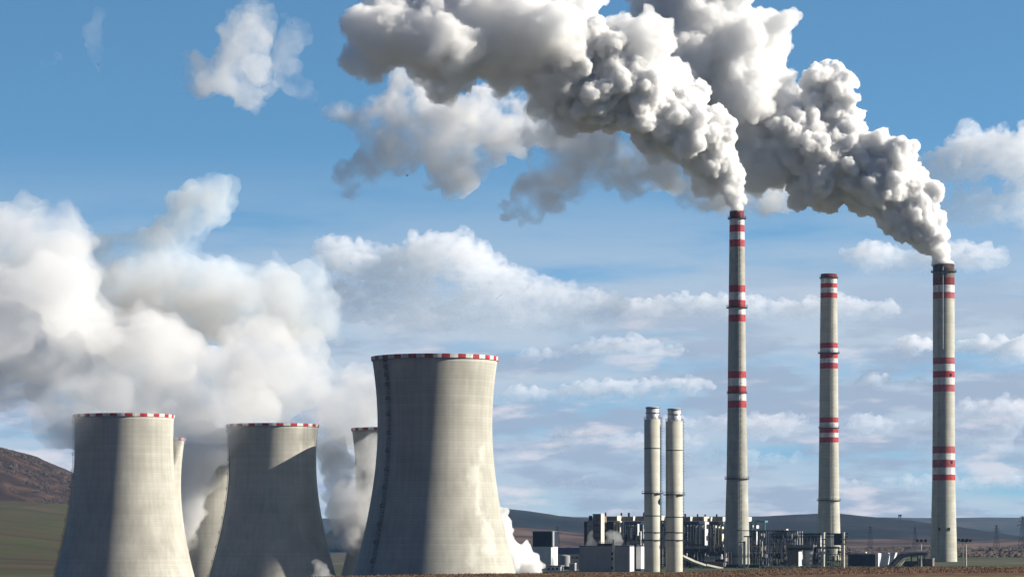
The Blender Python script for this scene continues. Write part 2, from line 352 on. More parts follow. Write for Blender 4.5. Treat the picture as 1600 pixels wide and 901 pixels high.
# ------------------------------------------------------------------ cooling towers
def tower_concrete_patched():
    m = CONC.copy(); m.name = 'patched_tower_concrete'; n = m.node_tree; b = n.nodes['Principled BSDF']
    src = b.inputs['Base Color'].links[0].from_socket
    t = n.nodes.new('ShaderNodeTexCoord'); sx = n.nodes.new('ShaderNodeSeparateXYZ'); n.links.new(t.outputs['Object'], sx.inputs[0])
    def M(op, a, b2=None):
        q = n.nodes.new('ShaderNodeMath'); q.operation = op
        for i, v in enumerate((a, b2)):
            if v is None: continue
            if isinstance(v, (int, float)): q.inputs[i].default_value = v
            else: n.links.new(v, q.inputs[i])
        return q.outputs[0]
    ang = M('ARCTAN2', sx.outputs[0], M('MULTIPLY', sx.outputs[1], -1))
    no = n.nodes.new('ShaderNodeTexNoise'); no.inputs['Scale'].default_value = .22; no.inputs['Detail'].default_value = 4; n.links.new(t.outputs['Object'], no.inputs['Vector'])
    w = M('SUBTRACT', no.outputs[0], .5)
    def rect(a0, a1, z0, z1):
        za = M('ADD', sx.outputs[2], M('MULTIPLY', w, 16)); aa = M('ADD', ang, M('MULTIPLY', w, .3))
        def inside(v, lo, hi, s):
            q = n.nodes.new('ShaderNodeMapRange'); n.links.new(M('ABSOLUTE', M('SUBTRACT', v, (lo + hi) / 2)), q.inputs[0])
            q.inputs[1].default_value = (hi - lo) / 2 + s; q.inputs[2].default_value = (hi - lo) / 2 - s; return q.outputs[0]
        return M('MULTIPLY', inside(aa, a0, a1, .05), inside(za, z0, z1, 2.2))
    mask = None
    for r in ((.60, .86, 48, 58), (.70, .84, 36, 50), (.74, .96, 18, 36), (.50, .62, 16, 26), (.86, .98, 60, 66)):
        q = rect(*r); mask = q if mask is None else M('MAXIMUM', mask, q)
    mx = n.nodes.new('ShaderNodeMix'); mx.data_type = 'RGBA'; n.links.new(M('MULTIPLY', mask, .5), mx.inputs[0]); n.links.new(src, mx.inputs[6]); mx.inputs[7].default_value = (.66, .66, .60, 1)
    n.links.new(mx.outputs[2], b.inputs['Base Color']); return m
PATCHED = tower_concrete_patched()

def rt_of(H, rt, drop, b):
    return lambda z: rt * math.sqrt(1 + ((z - (H - drop)) / b) ** 2)
def cooling_tower(pxc, D, ytop, label, periods, ladder=None, patched=False, scale=1.0, dense=False, shape=(25.4, 30.2, 66.0)):
    H = 106.5; rt_at = rt_of(H, *shape); ztop = Z(ytop, D); base = ztop - H
    t = empty('cooling_tower', (X(pxc, D), D, base), label, 'cooling tower', 'cooling towers of the power station')
    n = 192; zs = np.linspace(7, H - 1.7, 60); mb = MB()
    prof = [(rt_at(z) * scale, z) for z in zs] + [(rt_at(z) * scale - .5, z) for z in zs[::-1]]
    mb.lathe(prof, n, close=True); mb.build('shell', PATCHED if patched else CONC, t, smooth=True)
    mb = MB(); r = rt_at(H) * scale; k = 2 * periods; n2 = k * 4
    prof = [(r - .25, H - 1.7), (r + .25, H - 1.7), (r + .35, H - .1), (r + .35, H), (r - .7, H), (r - .7, H - 1.7)]
    mb.lathe(prof, n2, lambda j, i: (i // 4) % 2 if j in (1, 2) else 2, close=True)
    mb.build('rim_band', [WHITE, RED, GREY], t)
    mb = MB()                                          # raked columns of the air inlet
    for i in range(48):
        a0 = 2 * math.pi * i / 48; r0 = rt_at(0) * scale + 1; r1 = rt_at(7) * scale - .3
        for s in (-1, 1):
            a1 = a0 + s * math.pi / 48
            mb.tube((r0 * math.sin(a0), -r0 * math.cos(a0), -2), (r1 * math.sin(a1), -r1 * math.cos(a1), 7.3), .4, 6)
    mb.build('inlet_columns', CONC, t)
    mb = MB(); mb.lathe([(r0 + 3, -2), (r0 + 3, .6), (r0 + 2.4, .6), (r0 + 2.4, -2)], 96, close=True); mb.build('basin_wall', CONC, t)
    if ladder:
        a = math.radians(ladder[0]); w = ladder[1]; mb = MB(); ca, sa = math.sin(a), -math.cos(a); tx, ty = math.cos(a), math.sin(a)
        zz = np.arange(8, H + .5, 2.0)
        for z0, z1 in zip(zz, zz[1:]):
            p0 = rt_at(z0) * scale; p1 = rt_at(z1) * scale
            for off in (-w / 2, w / 2):
                for dep in (.25, .95):
                    mb.beam((ca * (p0 + dep) + tx * off, sa * (p0 + dep) + ty * off, z0), (ca * (p1 + dep) + tx * off, sa * (p1 + dep) + ty * off, z1), .10)
            mb.beam((ca * (p1 + .3) - tx * w / 2, sa * (p1 + .3) - ty * w / 2, z1), (ca * (p1 + .3) + tx * w / 2, sa * (p1 + .3) + ty * w / 2, z1), .10)
            if dense: mb.add([(ca * (q + .2) + tx * o, sa * (q + .2) + ty * o, z) for q, o, z in ((p0, -w / 2, z0), (p0, w / 2, z0), (p1, w / 2, z1), (p1, -w / 2, z1))], [(0, 1, 2, 3)])
        ld = mb.build('ladder', LADDER, t)
        for z0 in ([16, 24, 32, 40, 48, 56, 64, 72, 80, 87, 93, 97, 100.5, 103.5] if not dense else np.arange(12, 104, 9)):
            p0 = rt_at(z0) * scale; mb = MB()
            mb.box(-.9, .9, -1.5, 0, 0, .14); [mb.box(x, x + .08, -1.5, -1.4, .14, 1.3) for x in (-.9, -.3, .3, .82)]; mb.box(-.9, .9, -1.5, -1.42, 1.25, 1.35); mb.box(-.9, -.82, -1.4, 0, 1.25, 1.35); mb.box(.82, .9, -1.4, 0, 1.25, 1.35)
            o = mb.build('landing', LADDER, t, loc=(ca * (p0 - .05), sa * (p0 - .05), z0)); o.rotation_euler = (0, 0, a)
    return t
cooling_tower(679.5, 1260, 558, 'largest and nearest cooling tower, clear of steam, a dotted ladder down its shaded side', 24, (-49, 1.7), patched=True)
cooling_tower(194, 1577, 648, 'leftmost pale concrete cooling tower with a checkered rim, standing in front of the brown hill', 21, (-79, 2.2), dense=True, shape=(27.0, 15, 74.5))
cooling_tower(426.5, 1771, 663, 'cooling tower second from the left whose whole red and white rim shows', 20, (-79, 2.2), dense=True, shape=(26.9, 22.7, 67.0))
cooling_tower(620, 1760, 669, 'cooling tower half hidden behind the left side of the largest tower', 20)
cooling_tower(326, 1960, 694, 'cooling tower in shade between the leftmost tower and the middle tower, top lost in steam', 20)
cooling_tower(221, 1840, 684, 'cooling tower almost hidden right behind the leftmost tower, a lit strip of its edge showing', 20)

# ------------------------------------------------------------------ chimneys
def chimney(name, pxc, D, ytop, widths, bands, rings, label, group, capmat=None, body=CONC_B, n=48, ladder_ang=None, conduit=None, top_open=True, cat='chimney', doors=()):
    """widths: (py, half width px); bands: (y0, y1, material) from the top down; rings: rows with a platform"""
    k = D / F; base = 0.0
    t = empty(name, (X(pxc, D), D, base), label, cat, group)
    yb = HY + (EYE - base) / k
    mats = [body, FLUE]; cuts = {ytop, yb + 1}
    for a, b, m in bands:
        cuts |= {a, b}
        if m not in mats: mats.append(m)
    y = ytop
    while y < yb: cuts.add(y); y += 30
    cuts = sorted(cuts, reverse=True); R = lambda y: interp(widths, y) * k
    def mf(j, i):
        if j >= len(cuts) - 1: return 1
        ym = (cuts[j] + cuts[j + 1]) / 2
        for a, b, m in bands:
            if a <= ym <= b: return mats.index(m)
        return 0
    rt = R(ytop); zt = Z(ytop, D) - base
    prof = [(R(y), Z(y, D) - base) for y in cuts] + [(rt * .78, zt), (rt * .76, zt - 14)]
    mb = MB(); mb.lathe(prof, n, mf); sh = mb.build('shaft', mats, t)
    sh.data.polygons.foreach_set('use_smooth', [True] * len(sh.data.polygons))
    for p in sh.data.polygons[(len(cuts) - 1) * n:]: p.use_smooth = False
    for y, w, th in rings:
        r = R(y); z = Z(y, D) - base; mb = MB()
        mb.lathe([(r - .05, z - th), (r + w, z - th), (r + w, z), (r - .05, z)], n, close=True)
        for zz in (.55, 1.1): mb.lathe([(r + w - .08, z + zz), (r + w, z + zz), (r + w, z + zz + .07), (r + w - .08, z + zz + .07)], n, close=True)
        for i in range(24):
            a = 2 * math.pi * i / 24; q = r + w - .04; mb.box(q * math.sin(a) - .04, q * math.sin(a) + .04, -q * math.cos(a) - .04, -q * math.cos(a) + .04, z, z + 1.1)
        mb.build('platform', STEEL, t)
    if ladder_ang is not None:
        a = math.radians(ladder_ang); ca, sa = math.sin(a), -math.cos(a); tx, ty = math.cos(a), math.sin(a); mb = MB()
        zz = np.arange(4, zt, 3.0)
        for z0, z1 in zip(zz, zz[1:]):
            q0 = R(HY + (EYE - z0) / k); q1 = R(HY + (EYE - z1) / k)
            for o in (-.3, .3): mb.beam((ca * (q0 + .3) + tx * o, sa * (q0 + .3) + ty * o, z0), (ca * (q1 + .3) + tx * o, sa * (q1 + .3) + ty * o, z1), .07)
            mb.lathe([(.42, z1 - .12), (.5, z1 - .12), (.5, z1), (.42, z1)], 8, cx=ca * (q1 + .5), cy=sa * (q1 + .5), close=True)
        mb.build('ladder', GREY, t)
    if conduit:
        a = math.radians(conduit[0]); ca, sa = math.sin(a), -math.cos(a); mb = MB(); y0, y1 = conduit[1:3]
        yy = np.linspace(y0, y1, 8)
        for u, v in zip(yy, yy[1:]): mb.tube((ca * (R(u) + .25), sa * (R(u) + .25), Z(u, D)), (ca * (R(v) + .25), sa * (R(v) + .25), Z(v, D)), .2, 6)
        mb.build('conduit', GALV, t)
    for px, y in doors:
        s = (px - pxc) / interp(widths, y); a = math.asin(s); r = R(y); mb = MB(); z = Z(y, D)
        mb.box(-.7, .7, -.25, .3, -1, 1); o = mb.build('hatch', DARK, t, loc=(r * math.sin(a), -r * math.cos(a), z)); o.rotation_euler = (0, 0, a)
    return t
G = 'tall striped chimneys'
chimney('chimney', 1151.5, 1600, 330, [(330, 11.4), (345, 11.6), (500, 13.4), (640, 14.8), (747, 16.4), (835, 19), (890, 20)],
    [(330, 341, SOOT_R), (341, 352, WHITE), (352, 363, RED), (363, 375, WHITE), (375, 386, RED), (446, 457, RED), (457, 469, WHITE), (469, 480, RED), (480, 492, WHITE), (492, 503, RED),
     (580, 591, RED), (591, 603, WHITE), (603, 614, RED), (614, 626, WHITE), (626, 637, RED)],
    [(341, 1.0, .5), (480, 1.2, .5), (614, .5, .3), (747, 1.0, .5), (868, .5, .4)], 'tallest red and white banded chimney, pouring white smoke beside the twin stacks', G, ladder_ang=22, body=CONC_B)
chimney('chimney', 1295, 1966, 428, [(428, 12.6), (445, 12.9), (535, 13.8), (680, 15.0), (781, 16.2), (840, 18.2), (900, 19)],
    [(428, 434, SOOT_R), (434, 443, WHITE), (443, 450, RED), (450, 458, WHITE), (458, 466, RED), (536, 544, RED), (544, 551, WHITE), (551, 560, RED), (560, 567, WHITE), (567, 576, RED),
     (652, 660, RED), (660, 668, WHITE), (668, 676, RED), (676, 683, WHITE), (683, 691, RED)],
    [(434, .8, .5), (551, 1.3, .5), (668, .6, .4), (781, 1.1, .5)], 'chimney without any smoke, standing between the two smoking chimneys', G, ladder_ang=22, body=CONC_C)
chimney('chimney', 1474.5, 1883, 413, [(413, 16.6), (425, 16.8), (600, 16.9), (750, 17.8), (885, 21)],
    [(413, 424, SOOT), (424, 434, SOOT_L), (434, 446, SOOT_R), (446, 457, WHITE), (457, 467, RED_OLD), (559, 569, RED_OLD), (569, 580, WHITE), (580, 590, RED), (590, 601, WHITE), (601, 612, RED_OLD),
     (697, 708, RED_OLD), (708, 718, WHITE), (718, 730, RED_OLD), (730, 741, WHITE), (741, 750, RED)],
    [(424, 1.3, .6)], 'rightmost chimney with a sooty brown top, faded bands and a plume of white smoke', G, ladder_ang=-34, body=CONC_C, conduit=(-12, 418, 546), doors=((1484, 586), (1485, 722), (1480, 826), (1465, 826)))
def stack(pxc, D, ycap, ytop, hw, rings, label):
    k = D / F; t = empty('exhaust_stack', (X(pxc, D), D, 0), label, 'exhaust stack', 'twin pale exhaust stacks')
    mb = MB(); r = hw * k; z1 = Z(ytop, D); mb.lathe([(r, -1), (r, z1), (r * .7, z1 + .2)], 48); s = mb.build('casing', TANK, t); s.data.polygons.foreach_set('use_smooth', [True] * 48 + [False] * 48)
    mb = MB(); r2 = r * .78; zc = Z(ycap, D); mb.lathe([(r2, z1 - .2), (r2, zc), (r2 * .9, zc), (r2 * .88, zc - 8)], 40); q = mb.build('flue_top', mat('shiny_flue', (.60, .61, .62), rough=.4, metal=.15, var=.08), t, smooth=False)
    q.data.polygons.foreach_set('use_smooth', [True] * 40 + [False] * 80)
    mb = MB()
    for i in range(20):
        a = 2 * math.pi * i / 20; mb.beam((r * 1.03 * math.sin(a), -r * 1.03 * math.cos(a), z1), (r * 1.03 * math.sin(a), -r * 1.03 * math.cos(a), z1 + 1.2), .05)
    for zz in (1.2, .6): mb.lathe([(r * 1.02, z1 + zz), (r * 1.05, z1 + zz), (r * 1.05, z1 + zz + .07), (r * 1.02, z1 + zz + .07)], 40, close=True)
    for y in (zc - .5, zc - 3): mb.lathe([(r2, y), (r2 + .5, y), (r2 + .5, y + .15), (r2, y + .15)], 32, close=True)
    mb.build('top_railing', STEEL, t)
    for y, w in rings:
        z = Z(y, D); mb = MB(); mb.lathe([(r - .05, z - .35), (r + w, z - .35), (r + w, z + .1), (r - .05, z + .1)], 48, close=True)
        if w > .8:
            mb.lathe([(r + w - .06, z + 1.0), (r + w, z + 1.0), (r + w, z + 1.1), (r + w - .06, z + 1.1)], 40, close=True)
            for i in range(16):
                a = 2 * math.pi * i / 16; mb.beam(((r + w) * math.sin(a), -(r + w) * math.cos(a), z), ((r + w) * math.sin(a), -(r + w) * math.cos(a), z + 1.1), .04)
        mb.build('platform', STEEL, t)
    mb = MB(); a = math.radians(80); ca, sa = math.sin(a), -math.cos(a)
    for o in (-.3, .3): mb.beam((ca * (r + .5) + o * .2, sa * (r + .5) + o, 0), (ca * (r + .5) + o * .2, sa * (r + .5) + o, z1 + 1), .08)
    for z in np.arange(1, z1, 1.5): mb.box(ca * (r + .2) - .3, ca * (r + .2) + .6, sa * (r + .5) - .35, sa * (r + .5) + .35, z, z + .1)
    mb.build('ladder', STEEL, t)
stack(1019.5, 1390, 635.5, 655, 13, [(770, 1.2), (831, .25), (843, .45), (700, .06), (805, .06)], 'left one of the twin pale exhaust stacks, beside the grey hall')
stack(1053.5, 1392, 638, 658, 13.3, [(772, 1.2), (831, .25), (843, .45), (703, .06), (807, .06)], 'right one of the twin pale exhaust stacks, nearer the tall banded chimney')

# ------------------------------------------------------------------ plant buildings
ROT = math.radians(-18)
class Site:
    """local frame of a thing: photograph pixels at distance D turned into metres round its base"""
    def __init__(s, name, pxc, D, label, cat, group=None, rz=ROT):
        s.c, s.D, s.k, s.cos = pxc, D, D / F, math.cos(rz)
        s.t = empty(name, (X(pxc, D), D, 0), label, cat, group, rz)
    def x(s, px): return (px - s.c) * s.k / s.cos
    def z(s, py): return max(-.5, Z(py, s.D))
    def box(s, mb, x0, x1, y0, y1, f=0, d=4, m=0): mb.box(s.x(x0), s.x(x1), f, f + d, s.z(y1), s.z(y0), m)
    def part(s, name, mats, *boxes):
        for b in boxes:
            mb = MB(); s.box(mb, *b); o = mb.build(name, mats, s.t)
        return o

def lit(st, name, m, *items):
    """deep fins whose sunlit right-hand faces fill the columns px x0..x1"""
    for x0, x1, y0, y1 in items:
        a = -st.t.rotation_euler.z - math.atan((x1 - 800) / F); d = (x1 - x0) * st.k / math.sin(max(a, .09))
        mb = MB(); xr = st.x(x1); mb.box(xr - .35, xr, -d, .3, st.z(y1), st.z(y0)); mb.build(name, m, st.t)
def posts(st, name, m, items):
    for x, y0, y1, w in items:
        mb = MB(); st.box(mb, x - w / 2, x + w / 2, y0, y1, 1, w * st.k); mb.build(name, m, st.t)

# grey hall
h = Site('industrial_hall', 944, 1400, 'plain grey box hall with a sunlit right end wall, left of the twin stacks', 'hall', rz=math.radians(-8))
h.part('wall', CLADG, (905, 983, 853, 893.5, 0, 22))
h.part('lit_end_panel', CLADW, (983.02, 984, 853.6, 893, .3, 21.4))  # white colour puts sunlight into the end wall of the grey hall
h.part('roof', ROOFG, (904.6, 983.6, 851.6, 853, -.3, 22.6))
mb = MB()
for i in range(26): x = h.x(906 + i * 3); mb.box(x - .06, x + .06, -.08, .02, 0, h.z(853.4))
mb.build('panel_joints', CLADG, h.t)
mb = MB(); h.box(mb, 957, 960, 842, 893, -1.2, .9); mb.build('downpipe', GALV, h.t)
for y in (862, 870, 884): mb = MB(); h.box(mb, 955.5, 958.5, y, y + 4.5, -1.5, 1.3); mb.build('valve_box', DARK, h.t)
mb = MB()
for i in range(13): x = h.x(934 + i * 3.6); mb.box(x - .05, x + .05, .5, .6, h.z(851.6), h.z(846.4))
for y in (846.6, 848.4): mb.box(h.x(934), h.x(978), .45, .65, h.z(y) - .06, h.z(y) + .06)
mb.box(h.x(934), h.x(957), 1.2, 6, h.z(851.6), h.z(848.5)); mb.build('roof_railing', DARK, h.t)
# white silo box between hall and stacks
b = Site('filter_house', 999, 1420, 'narrow white clad block between the grey hall and the left twin stack', 'building')
b.part('wall', CLADW, (994, 1001.5, 853, 888, 0, 10)); b.part('plinth', DARK, (994.4, 1001.2, 888, 893, .4, 8)); b.part('roof', ROOFG, (993.6, 1002, 852.2, 853, -.2, 10.4)); b.part('duct', NAVY, (988, 993.5, 850, 892, 2, 4))  # navy box stands in for the dark, shaded gap beside the hall
# small houses left of the hall
b = Site('pump_house', 845, 1500, 'white block topped by a dark navy box, right of the largest tower', 'building')
b.part('wall', CLADW, (812, 861, 853.6, 888, 0, 12)); b.part('upper_storey', NAVY, (832, 861.5, 830, 853.4, .4, 11)); b.part('corner_trim', CLADG, (861.6, 863.4, 829.5, 853.2, .2, 3)); b.part('roof', ROOFG, (831.6, 862, 829.2, 830, .2, 11.4))
b.part('window', GLASS, *[(x, x + 1.4, 848.6, 852, .2, .3) for x in (842, 846, 850)])
b = Site('workshop', 884, 1520, 'low workshop with a dark blue upper band left of the grey hall', 'building')
b.part('wall', GREY, (865, 905, 865.2, 888, 0, 14)); b.part('blue_band', CLADB, (864.5, 905.5, 855, 865, -.3, 14.6)); b.part('gate', DARK, (866, 873, 867, 887, -.25, .3))
for x in (877, 884, 893, 899):
    mb = MB(); b.box(mb, x, x + 4.5, 868.5, 872, -.15, .2); mb.build('window', GLASS, b.t)
b = Site('storage_tank', 882.5, 1480, 'squat pale tank in front of the blue banded workshop', 'tank', rz=0)
mb = MB(); mb.lathe([(8.2 * b.k, b.z(884)), (8.2 * b.k, b.z(868)), (8.2 * b.k - .3, b.z(867)), (0.01, b.z(865.6))], 32); mb.build('shell', CLADG, b.t, smooth=False)
b.part('plinth', DARK, (875, 890, 884, 890, -2, 5))
b = Site('site_hut', 865, 1440, 'small white flat-roofed hut at the foot of the bright steam, nearest the field', 'hut')
b.part('wall', CLADW, (853, 876, 884.5, 893, 0, 5)); b.part('roof', CLADG, (852.4, 877, 882.6, 884.3, -.3, 5.6))
for x in (856, 862.5, 869): mb = MB(); b.box(mb, x, x + 3, 886.3, 889.5, -.12, .2); mb.build('window', GLASS, b.t)
b = Site('container', 893.5, 1440, 'upright grey container standing left of the grey hall', 'container')
b.part('body', CLADG, (889.3, 898, 880, 893, 0, 3)); b.part('lid', CLADW, (889, 898.3, 879, 880, -.1, 3.2))
b.part('rib', GREY, *[(x, x + .5, 881.5, 892, -.1, .1) for x in (890.5, 892.5, 894.5, 896.5)])

def steelwork(st, x0, x1, y0, y1, rg, cols, floors, dep=12, mc=GREY, mbm=DARK, fill=.5):
    """open steel frame with floors, pipes, vessels and panels"""
    for i in range(cols + 1):
        x = x0 + (x1 - x0) * i / cols
        for f in (0, dep / 2, dep): mb = MB(); st.box(mb, x - .4, x + .4, y0, y1, f, 1.5); mb.build('column', mc, st.t)
    for j in range(floors + 1):
        y = y0 + (y1 - y0) * j / floors * .96; mb = MB()
        for f in (0, dep): st.box(mb, x0 - .4, x1 + .4, y - .5, y + .5, f - .1, .5)
        st.box(mb, x0, x1, y - .2, y + .15, .4, dep - .6)
        z = st.z(y)
        mb.box(st.x(x0), st.x(x1), -.15, -.08, z + 1.05, z + 1.12); mb.build('floor', mbm, st.t)
    for i in range(cols):
        for j in range(floors):
            xa = x0 + (x1 - x0) * i / cols; xb = x0 + (x1 - x0) * (i + 1) / cols; ya = y0 + (y1 - y0) * j / floors; yb = y0 + (y1 - y0) * (j + 1) / floors
            if rg.random() < .35:
                mb = MB(); mb.beam((st.x(xa), .2, st.z(ya)), (st.x(xb), .2, st.z(yb)), .14); mb.build('brace', mbm, st.t)
    for i in range(cols):
        if rg.random() < .8:
            xa = x0 + (x1 - x0) * (i + rg.uniform(.2, .8)) / cols; ja = rg.uniform(0, .4); jb = ja + rg.uniform(.2, .5); w = rg.uniform(.7, 1.6)
            lit(st, 'lit_fin', rg.choice((CREAM, CLADW, GALV)), (xa - w, xa, y0 + (y1 - y0) * ja, y0 + (y1 - y0) * min(jb, .95)))  # fins added at random so their faces catch the sun
    dm_ = (CREAM, BROWN, CLADB, GREY, CLADW, DARK)
    for i in range(cols):
        for j in range(floors):
            xa = x0 + (x1 - x0) * i / cols; w = (x1 - x0) / cols; ya = y0 + (y1 - y0) * j / floors; hh = (y1 - y0) / floors
            r = rg.random()
            if r > fill + .35: continue
            if r < fill * .4:
                for _ in range(2): q = MB(); xx = st.x(xa + rg.uniform(.1, .9) * w); q.tube((xx, rg.uniform(1, dep - 1), st.z(ya + hh)), (xx, rg.uniform(1, dep - 1), st.z(ya)), rg.uniform(.12, .35), 8); q.build('pipe', rg.choice((GALV, CREAM)), st.t)
            elif r < fill * .7:
                xx = st.x(xa + w * .5); rr = min(w * .38 * st.k, 2.2); q = MB(); q.tube((xx, dep * .4, st.z(ya + hh * .92)), (xx, dep * .4, st.z(ya + hh * .2)), rr, 14); q.build('vessel', rg.choice((GALV, GREY)), st.t)
            else:
                a = rg.uniform(0, .35); q = MB(); st.box(q, xa + w * a, xa + w * rg.uniform(.55, .95), ya + hh * rg.uniform(.1, .4), ya + hh * rg.uniform(.6, .95), rg.uniform(.8, 3), rg.uniform(2, dep - 4)); q.build('duct', dm_[rg.choice((0, 1, 2, 3, 3, 4, 5))], st.t)

rg = random.Random(12)
BG = 'boiler houses behind the twin stacks'
b = Site('boiler_house', 930, 1640, 'leftmost boiler house with a tall brown block and one bright vertical pillar', 'boiler house', BG)
b.part('tower_block', BROWN, (926.5, 938.8, 803, 885, 0, 12)); lit(b, 'pillar', CREAM, (939, 944, 802, 862)); b.part('side_block', GREY, (917, 926.3, 812.5, 885, .5, 11)); b.part('stair_shaft', DARK, (912, 916.8, 814, 880, 1, 6))
b.part('roof', ROOFG, (926, 939.4, 802.2, 803, -.3, 12.6)); posts(b, 'roof_vent', DARK, [(921.5, 805, 812.5, 4.4), (945, 800, 806, 1.8)])
for i in range(4):
    for y in (818, 828, 838): mb = MB(); b.box(mb, 928 + i * 2.7, 929.5 + i * 2.7, y, y + 4, -.1, .2); mb.build('window', GLASS, b.t)
b = Site('boiler_house', 975, 1650, 'boiler house with cream panels, right behind the grey hall and left of the twin stacks', 'boiler house', BG)
b.part('penthouse', BROWN, (944.5, 964, 806, 813, 0, 12), (971.6, 989, 806.5, 813, 0, 12), (993, 1006, 806, 813, 0, 12)); lit(b, 'penthouse_end', CREAM, (964.5, 971, 805.2, 813), (989.2, 992.6, 806, 813))  # all penthouses: brown colour holds the shade, cream ends the sunlight
lit(b, 'panel', CREAM, (960, 963, 814, 841), (964.4, 967.4, 816, 841), (968.8, 973, 813, 841)); lit(b, 'white_pipe', CLADW, (986, 988.5, 824, 840), (996, 999, 818, 836)); b.part('dark_recess', DARK, (946, 957, 814, 846, 1.5, 8)); b.part('blue_beam', CLADB, (976, 1001, 814, 819, -.5, 3)); b.part('bunker_base', GREY, (945, 974, 838, 884, 4, 9))  # solid near-black box stands in for a shaded recess
steelwork(b, 975, 1004, 819, 884, rg, 5, 5, 10, fill=.75)
posts(b, 'roof_vent', DARK, [(970, 800.5, 805.2, 2), (981.5, 800.5, 806.5, 2.6), (1004.5, 800, 806, 2)])
b = Site('boiler_house', 1037, 1655, 'slice of a boiler house seen in the gap between the twin stacks', 'boiler house', BG)
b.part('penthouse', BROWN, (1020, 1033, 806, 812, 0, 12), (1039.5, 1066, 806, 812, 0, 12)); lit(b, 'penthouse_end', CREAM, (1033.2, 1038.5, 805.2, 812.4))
steelwork(b, 1022, 1062, 813, 884, rg, 7, 5, 10, fill=.8)
b = Site('boiler_house', 1083, 1650, 'boiler house with a blue roof beam and two white pipes, right of the twin stacks', 'boiler house', BG)
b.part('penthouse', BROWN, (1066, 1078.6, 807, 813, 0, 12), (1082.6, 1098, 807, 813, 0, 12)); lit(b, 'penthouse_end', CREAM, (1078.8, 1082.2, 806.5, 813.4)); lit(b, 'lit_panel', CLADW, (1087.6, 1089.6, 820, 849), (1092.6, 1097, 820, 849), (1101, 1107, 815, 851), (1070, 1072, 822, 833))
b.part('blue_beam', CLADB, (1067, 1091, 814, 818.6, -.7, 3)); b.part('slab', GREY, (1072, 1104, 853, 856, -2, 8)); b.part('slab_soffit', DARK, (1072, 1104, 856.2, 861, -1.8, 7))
for x in (1089, 1093.6, 1096.4): mb = MB(); mb.tube((b.x(x), -.6, b.z(850)), (b.x(x), -.6, b.z(820)), 1.0 * b.k, 12); mb.build('white_pipe', CLADW, b.t)
steelwork(b, 1067, 1098, 819, 884, rg, 6, 6, 10, fill=.75)
posts(b, 'roof_vent', DARK, [(1070, 802, 807, 2.2), (1089, 802.5, 807, 2), (1100.5, 803, 807, 2)])
b = Site('boiler_house', 1118, 1650, 'boiler house standing directly left of the tall banded chimney', 'boiler house', BG)
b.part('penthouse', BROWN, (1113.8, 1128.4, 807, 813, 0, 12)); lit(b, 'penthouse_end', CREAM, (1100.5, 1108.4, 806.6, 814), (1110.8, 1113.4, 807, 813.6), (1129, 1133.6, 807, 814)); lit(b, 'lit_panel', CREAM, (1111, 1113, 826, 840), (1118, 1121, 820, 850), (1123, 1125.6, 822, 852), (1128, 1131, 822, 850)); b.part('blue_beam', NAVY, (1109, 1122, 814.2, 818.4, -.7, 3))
b.part('panel', GREY, (1119, 1124.4, 821, 850, -.2, 3)); b.part('teal_hood', TEAL, (1123, 1130, 815, 819, -.8, 3))
steelwork(b, 1108, 1134, 819, 884, rg, 5, 6, 10, fill=.7); posts(b, 'roof_vent', DARK, [(1119, 802.5, 807, 2)])
b = Site('boiler_house', 1182, 1650, 'boiler house with a teal top frame, just right of the tall banded chimney', 'boiler house', BG)
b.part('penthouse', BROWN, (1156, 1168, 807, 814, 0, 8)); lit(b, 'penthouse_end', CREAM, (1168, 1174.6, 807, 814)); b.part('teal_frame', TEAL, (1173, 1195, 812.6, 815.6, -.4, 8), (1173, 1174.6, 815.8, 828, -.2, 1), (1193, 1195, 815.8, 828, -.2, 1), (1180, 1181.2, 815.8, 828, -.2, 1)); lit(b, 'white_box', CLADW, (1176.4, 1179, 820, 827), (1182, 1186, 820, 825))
lit(b, 'white_duct', CLADW, (1182, 1184.4, 829.6, 850)); steelwork(b, 1168, 1196, 829, 884, rg, 5, 5, 10, mc=NAVY, fill=.6)

# duct bridge and low clutter between stacks and chimney
b = Site('conveyor', 1095, 1530, 'cream inclined conveyor gallery low between the twin stacks and the tall chimney', 'conveyor', rz=0)
mb = MB()
def gal(mb, st, x0, y0, x1, y1, w, f, m=0):
    mb.beam((st.x(x0), f, st.z(y0)), (st.x(x1), f, st.z(y1)), w, m)
gal(mb, b, 1065, 868, 1084, 877, 1.5, 0); gal(mb, b, 1084, 877, 1104, 884, 1.4, 0); gal(mb, b, 1104, 883, 1130, 891, 1.4, 0, 0); mb.build('gallery', CREAM, b.t)
b.part('trestle', GREY, *[(x - .4, x + .4, y, 891, -.3, .5) for x, y in ((1070, 871), (1082, 876), (1094, 881), (1110, 886))])
b = Site('ash_silo', 1097, 1545, 'low cream hopper building beneath the inclined conveyor', 'building')
b.part('wall', CREAM, (1086, 1112, 884, 891, 0, 4), (1098, 1112, 873, 877, 3, 4)); b.part('wall_dark', BROWN, (1099, 1128, 878, 884, 2, 6)); b.part('roof', GREY, (1104, 1124, 869, 873, 2, 6)); b.part('leg', DARK, (1086, 1087.5, 862, 884, 3, 1), (1127, 1129, 860, 890, 3, 1))
b = Site('transformer_yard', 1115, 1580, 'cluttered yard of dark machinery at the foot of the boiler houses', 'machinery')
steelwork(b, 1070, 1132, 862, 885, rg, 14, 3, 14, mc=DARK, fill=1.0)
b = Site('concrete_pier', 1164, 1560, 'pair of pale concrete piers at the right foot of the tallest chimney', 'pier', rz=math.radians(-6))
